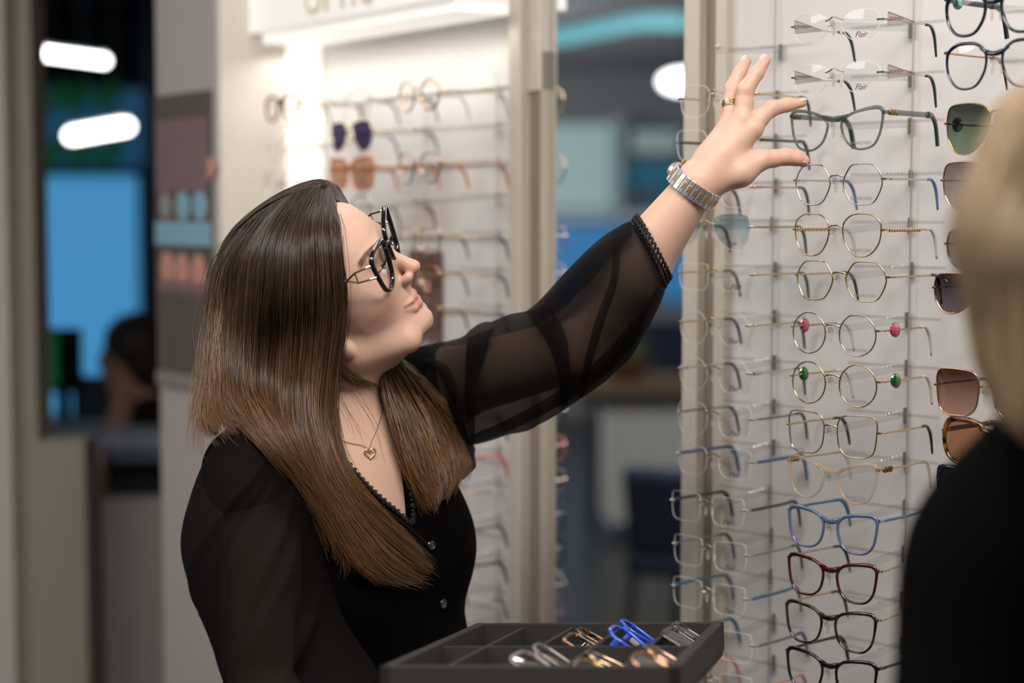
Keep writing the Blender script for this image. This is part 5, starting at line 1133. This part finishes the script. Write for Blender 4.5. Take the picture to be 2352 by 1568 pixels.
RTE = RTm.to_4x4()
def in_tray(i, j, k, dx=0, dy=0, dz=0, tilt=1.0, yaw=0):
    """spectacles lying folded in compartment column i, row j, leaning on the divider"""
    c = FL - tz * .036 + tx * (wT * (i + .5) / 5 + dx) + ty * (dT * (.25 + .5 * j) + dy) + tz * (.030 + dz)
    # glasses x axis along the compartment, front up and tilted
    M = RTE @ Matrix.Rotation(math.pi / 2 + yaw, 4, 'Z') @ Matrix.Rotation(-tilt, 4, 'X')
    return glasses(c, 0, k.pop('label'), 'eyeglasses in the tray', rot=M.to_euler(), folded=True, **k)
in_tray(2, 0, dict(shape='square', lw=.056, lh=.048, rim='acetate', rw=.0019, fr=mat('pearl_rhinestone', srgb(150, 136, 130), .3, .5, noise=.6, nscale=500), lens=L_SMOKE, temple=DGOLD, tip=BTIP, label='large sunglasses with a pearly jewelled rim, leftmost in the tray', name='sunglasses', cat='sunglasses', frt2=GOLD), dz=-.002, tilt=1.0, yaw=-.05)
in_tray(3, 0, dict(shape='geo', lw=.056, lh=.048, rw=.0018, fr=GOLD, lens=L_SMOKE, temple=DGOLD, tip=GREYT, label='gold-rimmed sunglasses with grey lenses in the front row of the tray', name='sunglasses', cat='sunglasses'), dz=-.006, tilt=1.15, yaw=.03)
in_tray(4, 0, dict(shape='geo', lw=.058, lh=.050, rw=.0020, fr=ROSE, lens=L_SMOKE, temple=DGOLD, tip=BTIP, label='gold-rimmed dark sunglasses at the front right corner of the tray', name='sunglasses', cat='sunglasses'), dz=-.002, tilt=1.05)
in_tray(2, 1, dict(shape='rect', lw=.052, lh=.040, rim='acetate', rw=.0022, fr=TORT, temple=TORT, tip=PETROL, tw=.002, twz=.003, label='brown tortoise eyeglasses in the back row of the tray'), dz=-.004, tilt=1.05, dx=.008)
in_tray(3, 1, dict(shape='panto', lw=.054, lh=.046, rim='acetate', rw=.0019, fr=BROYAL, temple=BROYAL, tip=BTIP, tw=.002, twz=.0035, label='bright blue eyeglasses in the back row of the tray'), dz=.002, tilt=.95)
in_tray(4, 1, dict(shape='rect', lw=.054, lh=.042, rim='acetate', rw=.0028, fr=BLACK, lens=L_SMOKE, temple=BLACK, tip=BTIP, tw=.002, twz=.004, label='black eyeglasses in the back right compartment of the tray'), dz=.0, tilt=1.0)
# ------------------------------------------------------------------ blonde customer in the foreground
ZB = 1.28
def BP(px, py, dz=0): return A3(P(px + (60 if py > 1000 else 25), py + (120 if py > 1000 else 30), ZB + dz))
bh = [Ell(BP(2545, 560), (.080, .096, .112), None, .02), Ell(BP(2540, 700, -.03), (.060, .060, .075), None, .03), Cone(BP(2550, 760, .02), BP(2560, 1010, .04), .056, .062, .03)]
bt = [Ell(BP(2560, 1370, .06), (.175, .105, .22), None, .04), Ell(BP(2560, 1900, .06), (.165, .115, .25), None, .06), Cone(BP(2560, 1075, .05), BP(2270, 1170, .03), .060, .062, .05), Cone(BP(2560, 1075, .05), BP(2850, 1170, .07), .060, .062, .05)]
arm = [Cone(BP(2262, 1190, .03), BP(2165, 1640, .0), .060, .060, .04), Cone(BP(2180, 1640, .0), BP(2330, 2100, .12), .054, .045, .02), Cone(BP(2860, 1190, .07), BP(2950, 1650, .05), .060, .056, .04), Cone(BP(2950, 1650, .05), BP(2820, 2100, .15), .054, .045, .02)]
PB = tag(empty('person', (BP(2560, 1400)[0], ZB + .06, 0)), 'person with blonde hair in a black coat seen from behind at the right edge', 'person')
lo3 = np.array([.25, .95, .7]); hi3 = np.array([.75, 1.7, 1.85])
# continuous body (skin), hidden but for the face side
legs = []
for sg in (-1, 1):
    h_ = np.array([PB.location.x + sg * .09, ZB + .06, .85]); legs += [Cone(h_, (h_[0], h_[1], .46), .088, .06, .05), Cone((h_[0], h_[1], .46), (h_[0], h_[1] + .01, .08), .058, .045, .03)]
me, _ = nets_mesh('body', SDF(bh + [Cone(BP(2400, 2110, .14), BP(2440, 2230, .2), .03, .02, .02)] + [Ell(BP(2560, 1370, .06), (.165, .095, .21), None, .04), Ell(BP(2560, 1900, .06), (.155, .105, .24), None, .06)] + [Cone(BP(2560, 1075, .05), BP(2270, 1170, .03), .05, .05, .05)], []), (.2, .9, .6), (.85, 1.75, 1.85), .006)
prt('body', me, mat('plain_skin', srgb(205, 160, 138), .5), PB)
me, _ = nets_mesh('coat', SDF(bt + arm + [Ell(np.array([PB.location.x, ZB + .06, .82]), (.18, .13, .16), None, .08)], []), (.15, .85, .55), (.95, 1.75, 1.6), .006)
prt('coat', me, mat('black_wool_coat', srgb(4, 4, 4), 1, spec=.05), PB)
me, _ = nets_mesh('trousers', SDF(legs, []), (.2, 1.0, .02), (.8, 1.6, .95), .01); prt('trousers', me, m_tr, PB)
for sg in (-1, 1):
    a = np.array([PB.location.x + sg * .09, ZB + .08, .047]); me, _ = nets_mesh('shoe', SDF([Cone(a - np.array([0, .05, 0]), a + np.array([0, .14, -.008]), .042, .034, .02)], []), a - .25, a + .25, .007); prt('shoe', me, mat('black_leather', (0, 0, 0, 1)), PB)
me, _ = nets_mesh('hair_mass', SDF([Ell(BP(2548, 555, -.005), (.098, .108, .122), None, .03), Cone(BP(2430, 520, -.02), BP(2400, 880, -.02), .072, .028, .06), Cone(BP(2520, 600, -.06), BP(2480, 930, -.06), .075, .035, .04), Cone(BP(2640, 600, -.05), BP(2660, 900, -.05), .075, .035, .04)], []), (.15, .95, 1.2), (.8, 1.6, 1.85), .005)
m_bl = mat('blonde_hair_mass', srgb(122, 102, 74), .6, noise=.35, nscale=60); prt('hair_mass', me, m_bl, PB)
gE = []
for i, (x1, x2, x3, x4, dz) in enumerate([(2350, 2222, 2228, 2345, 0), (2380, 2235, 2240, 2370, -.03), (2420, 2270, 2265, 2350, -.06), (2470, 2340, 2320, 2360, -.09), (2540, 2450, 2420, 2420, -.11)]):
    gE.append([BP(x1 + 60, 130 + i * 6, dz), BP(x1 - 60, 215, dz), BP(x2, 410, dz), BP((x2 + x3) / 2 + 2, 620, dz), BP(x3 + 22, 800, dz), BP(x4 - 20, 960, dz)])
m_blond = hair_mat('blonde_hair', srgb(112, 92, 64), srgb(168, 144, 108), 0, 0, srgb(205, 186, 150), .45)
strands('hair', gE, 3200, .0007, m_blond, PB, 21, jit=.004, clump=.3, tipcut=.12, depth=.02)
# ------------------------------------------------------------------ seated person far left
ZS = 4.95; sp_ = lambda px, py, dz=0: A3(P(px, py, ZS + dz))
SPn = tag(empty('person', (sp_(330, 900)[0], ZS, 0)), 'person with short dark hair in black sitting at the far desk, chin on hand', 'person')
hd = sp_(296, 815)
sk = [Ell(hd, (.070, .085, .095), None, .02), Ell(hd + np.array([-.025, 0, -.055]), (.045, .045, .05), None, .03), Ell(hd + np.array([-.072, 0, -.015]), (.014, .01, .02), None, .015), Cone(hd + np.array([.02, 0, -.08]), sp_(345, 990), .05, .055, .03),
      Cone(sp_(262, 1010, -.15), sp_(285, 905, -.05), .038, .028, .02), Cone(sp_(285, 905, -.05), hd + np.array([-.03, -.02, -.1]), .028, .026, .02), Ell(sp_(360, 1150), (.17, .11, .27), None, .05)]
for i in range(4): sk.append(Cone(hd + np.array([-.035 + .012 * i, -.045, -.095]), hd + np.array([-.055 + .012 * i, -.06, -.045 + .01 * i]), .009, .007, .005))
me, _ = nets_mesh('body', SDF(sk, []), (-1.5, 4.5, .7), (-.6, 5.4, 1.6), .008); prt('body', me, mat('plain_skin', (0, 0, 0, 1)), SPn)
me, _ = nets_mesh('hair', SDF([Ell(hd + np.array([.018, 0, .022]), (.088, .095, .096), None, .02), Ell(hd + np.array([.05, 0, -.03]), (.055, .075, .07), None, .02)], [(Ell(hd + np.array([-.095, 0, -.04]), (.075, .12, .095))[0], .01)]), (-1.5, 4.5, 1.0), (-.6, 5.4, 1.7), .008)
prt('hair', me, mat('dark_grey_brown_hair', srgb(66, 58, 50), .6, noise=.5, nscale=90), SPn)
me, _ = nets_mesh('black_top', SDF([Ell(sp_(362, 1150), (.185, .125, .26), None, .05), Cone(sp_(330, 950), sp_(295, 1010, -.1), .07, .055, .05), Cone(sp_(345, 1000), sp_(420, 1000, .1), .07, .07, .05)], []), (-1.5, 4.5, .5), (-.4, 5.5, 1.6), .01)
prt('black_top', me, m_tr, SPn)
lg = []
for sg in (-1, 1):
    a = np.array([SPn.location.x + .03, ZS + sg * .09, .50]); lg += [Cone(a, a + np.array([-.38, 0, 0]), .085, .065, .03), Cone(a + np.array([-.38, 0, 0]), a + np.array([-.36, 0, -.42]), .062, .045, .02)]
lg.append(Ell(np.array([SPn.location.x + .04, ZS, .62]), (.17, .19, .16), None, .05))
me, _ = nets_mesh('trousers', SDF(lg, []), (-1.8, 4.5, .0), (-.3, 5.5, .9), .012); prt('trousers', me, m_tr, SPn)
office_chair((SPn.location.x + .05, ZS, -.03), -math.pi / 2, 'office chair under the seated person at the far desk', .3)
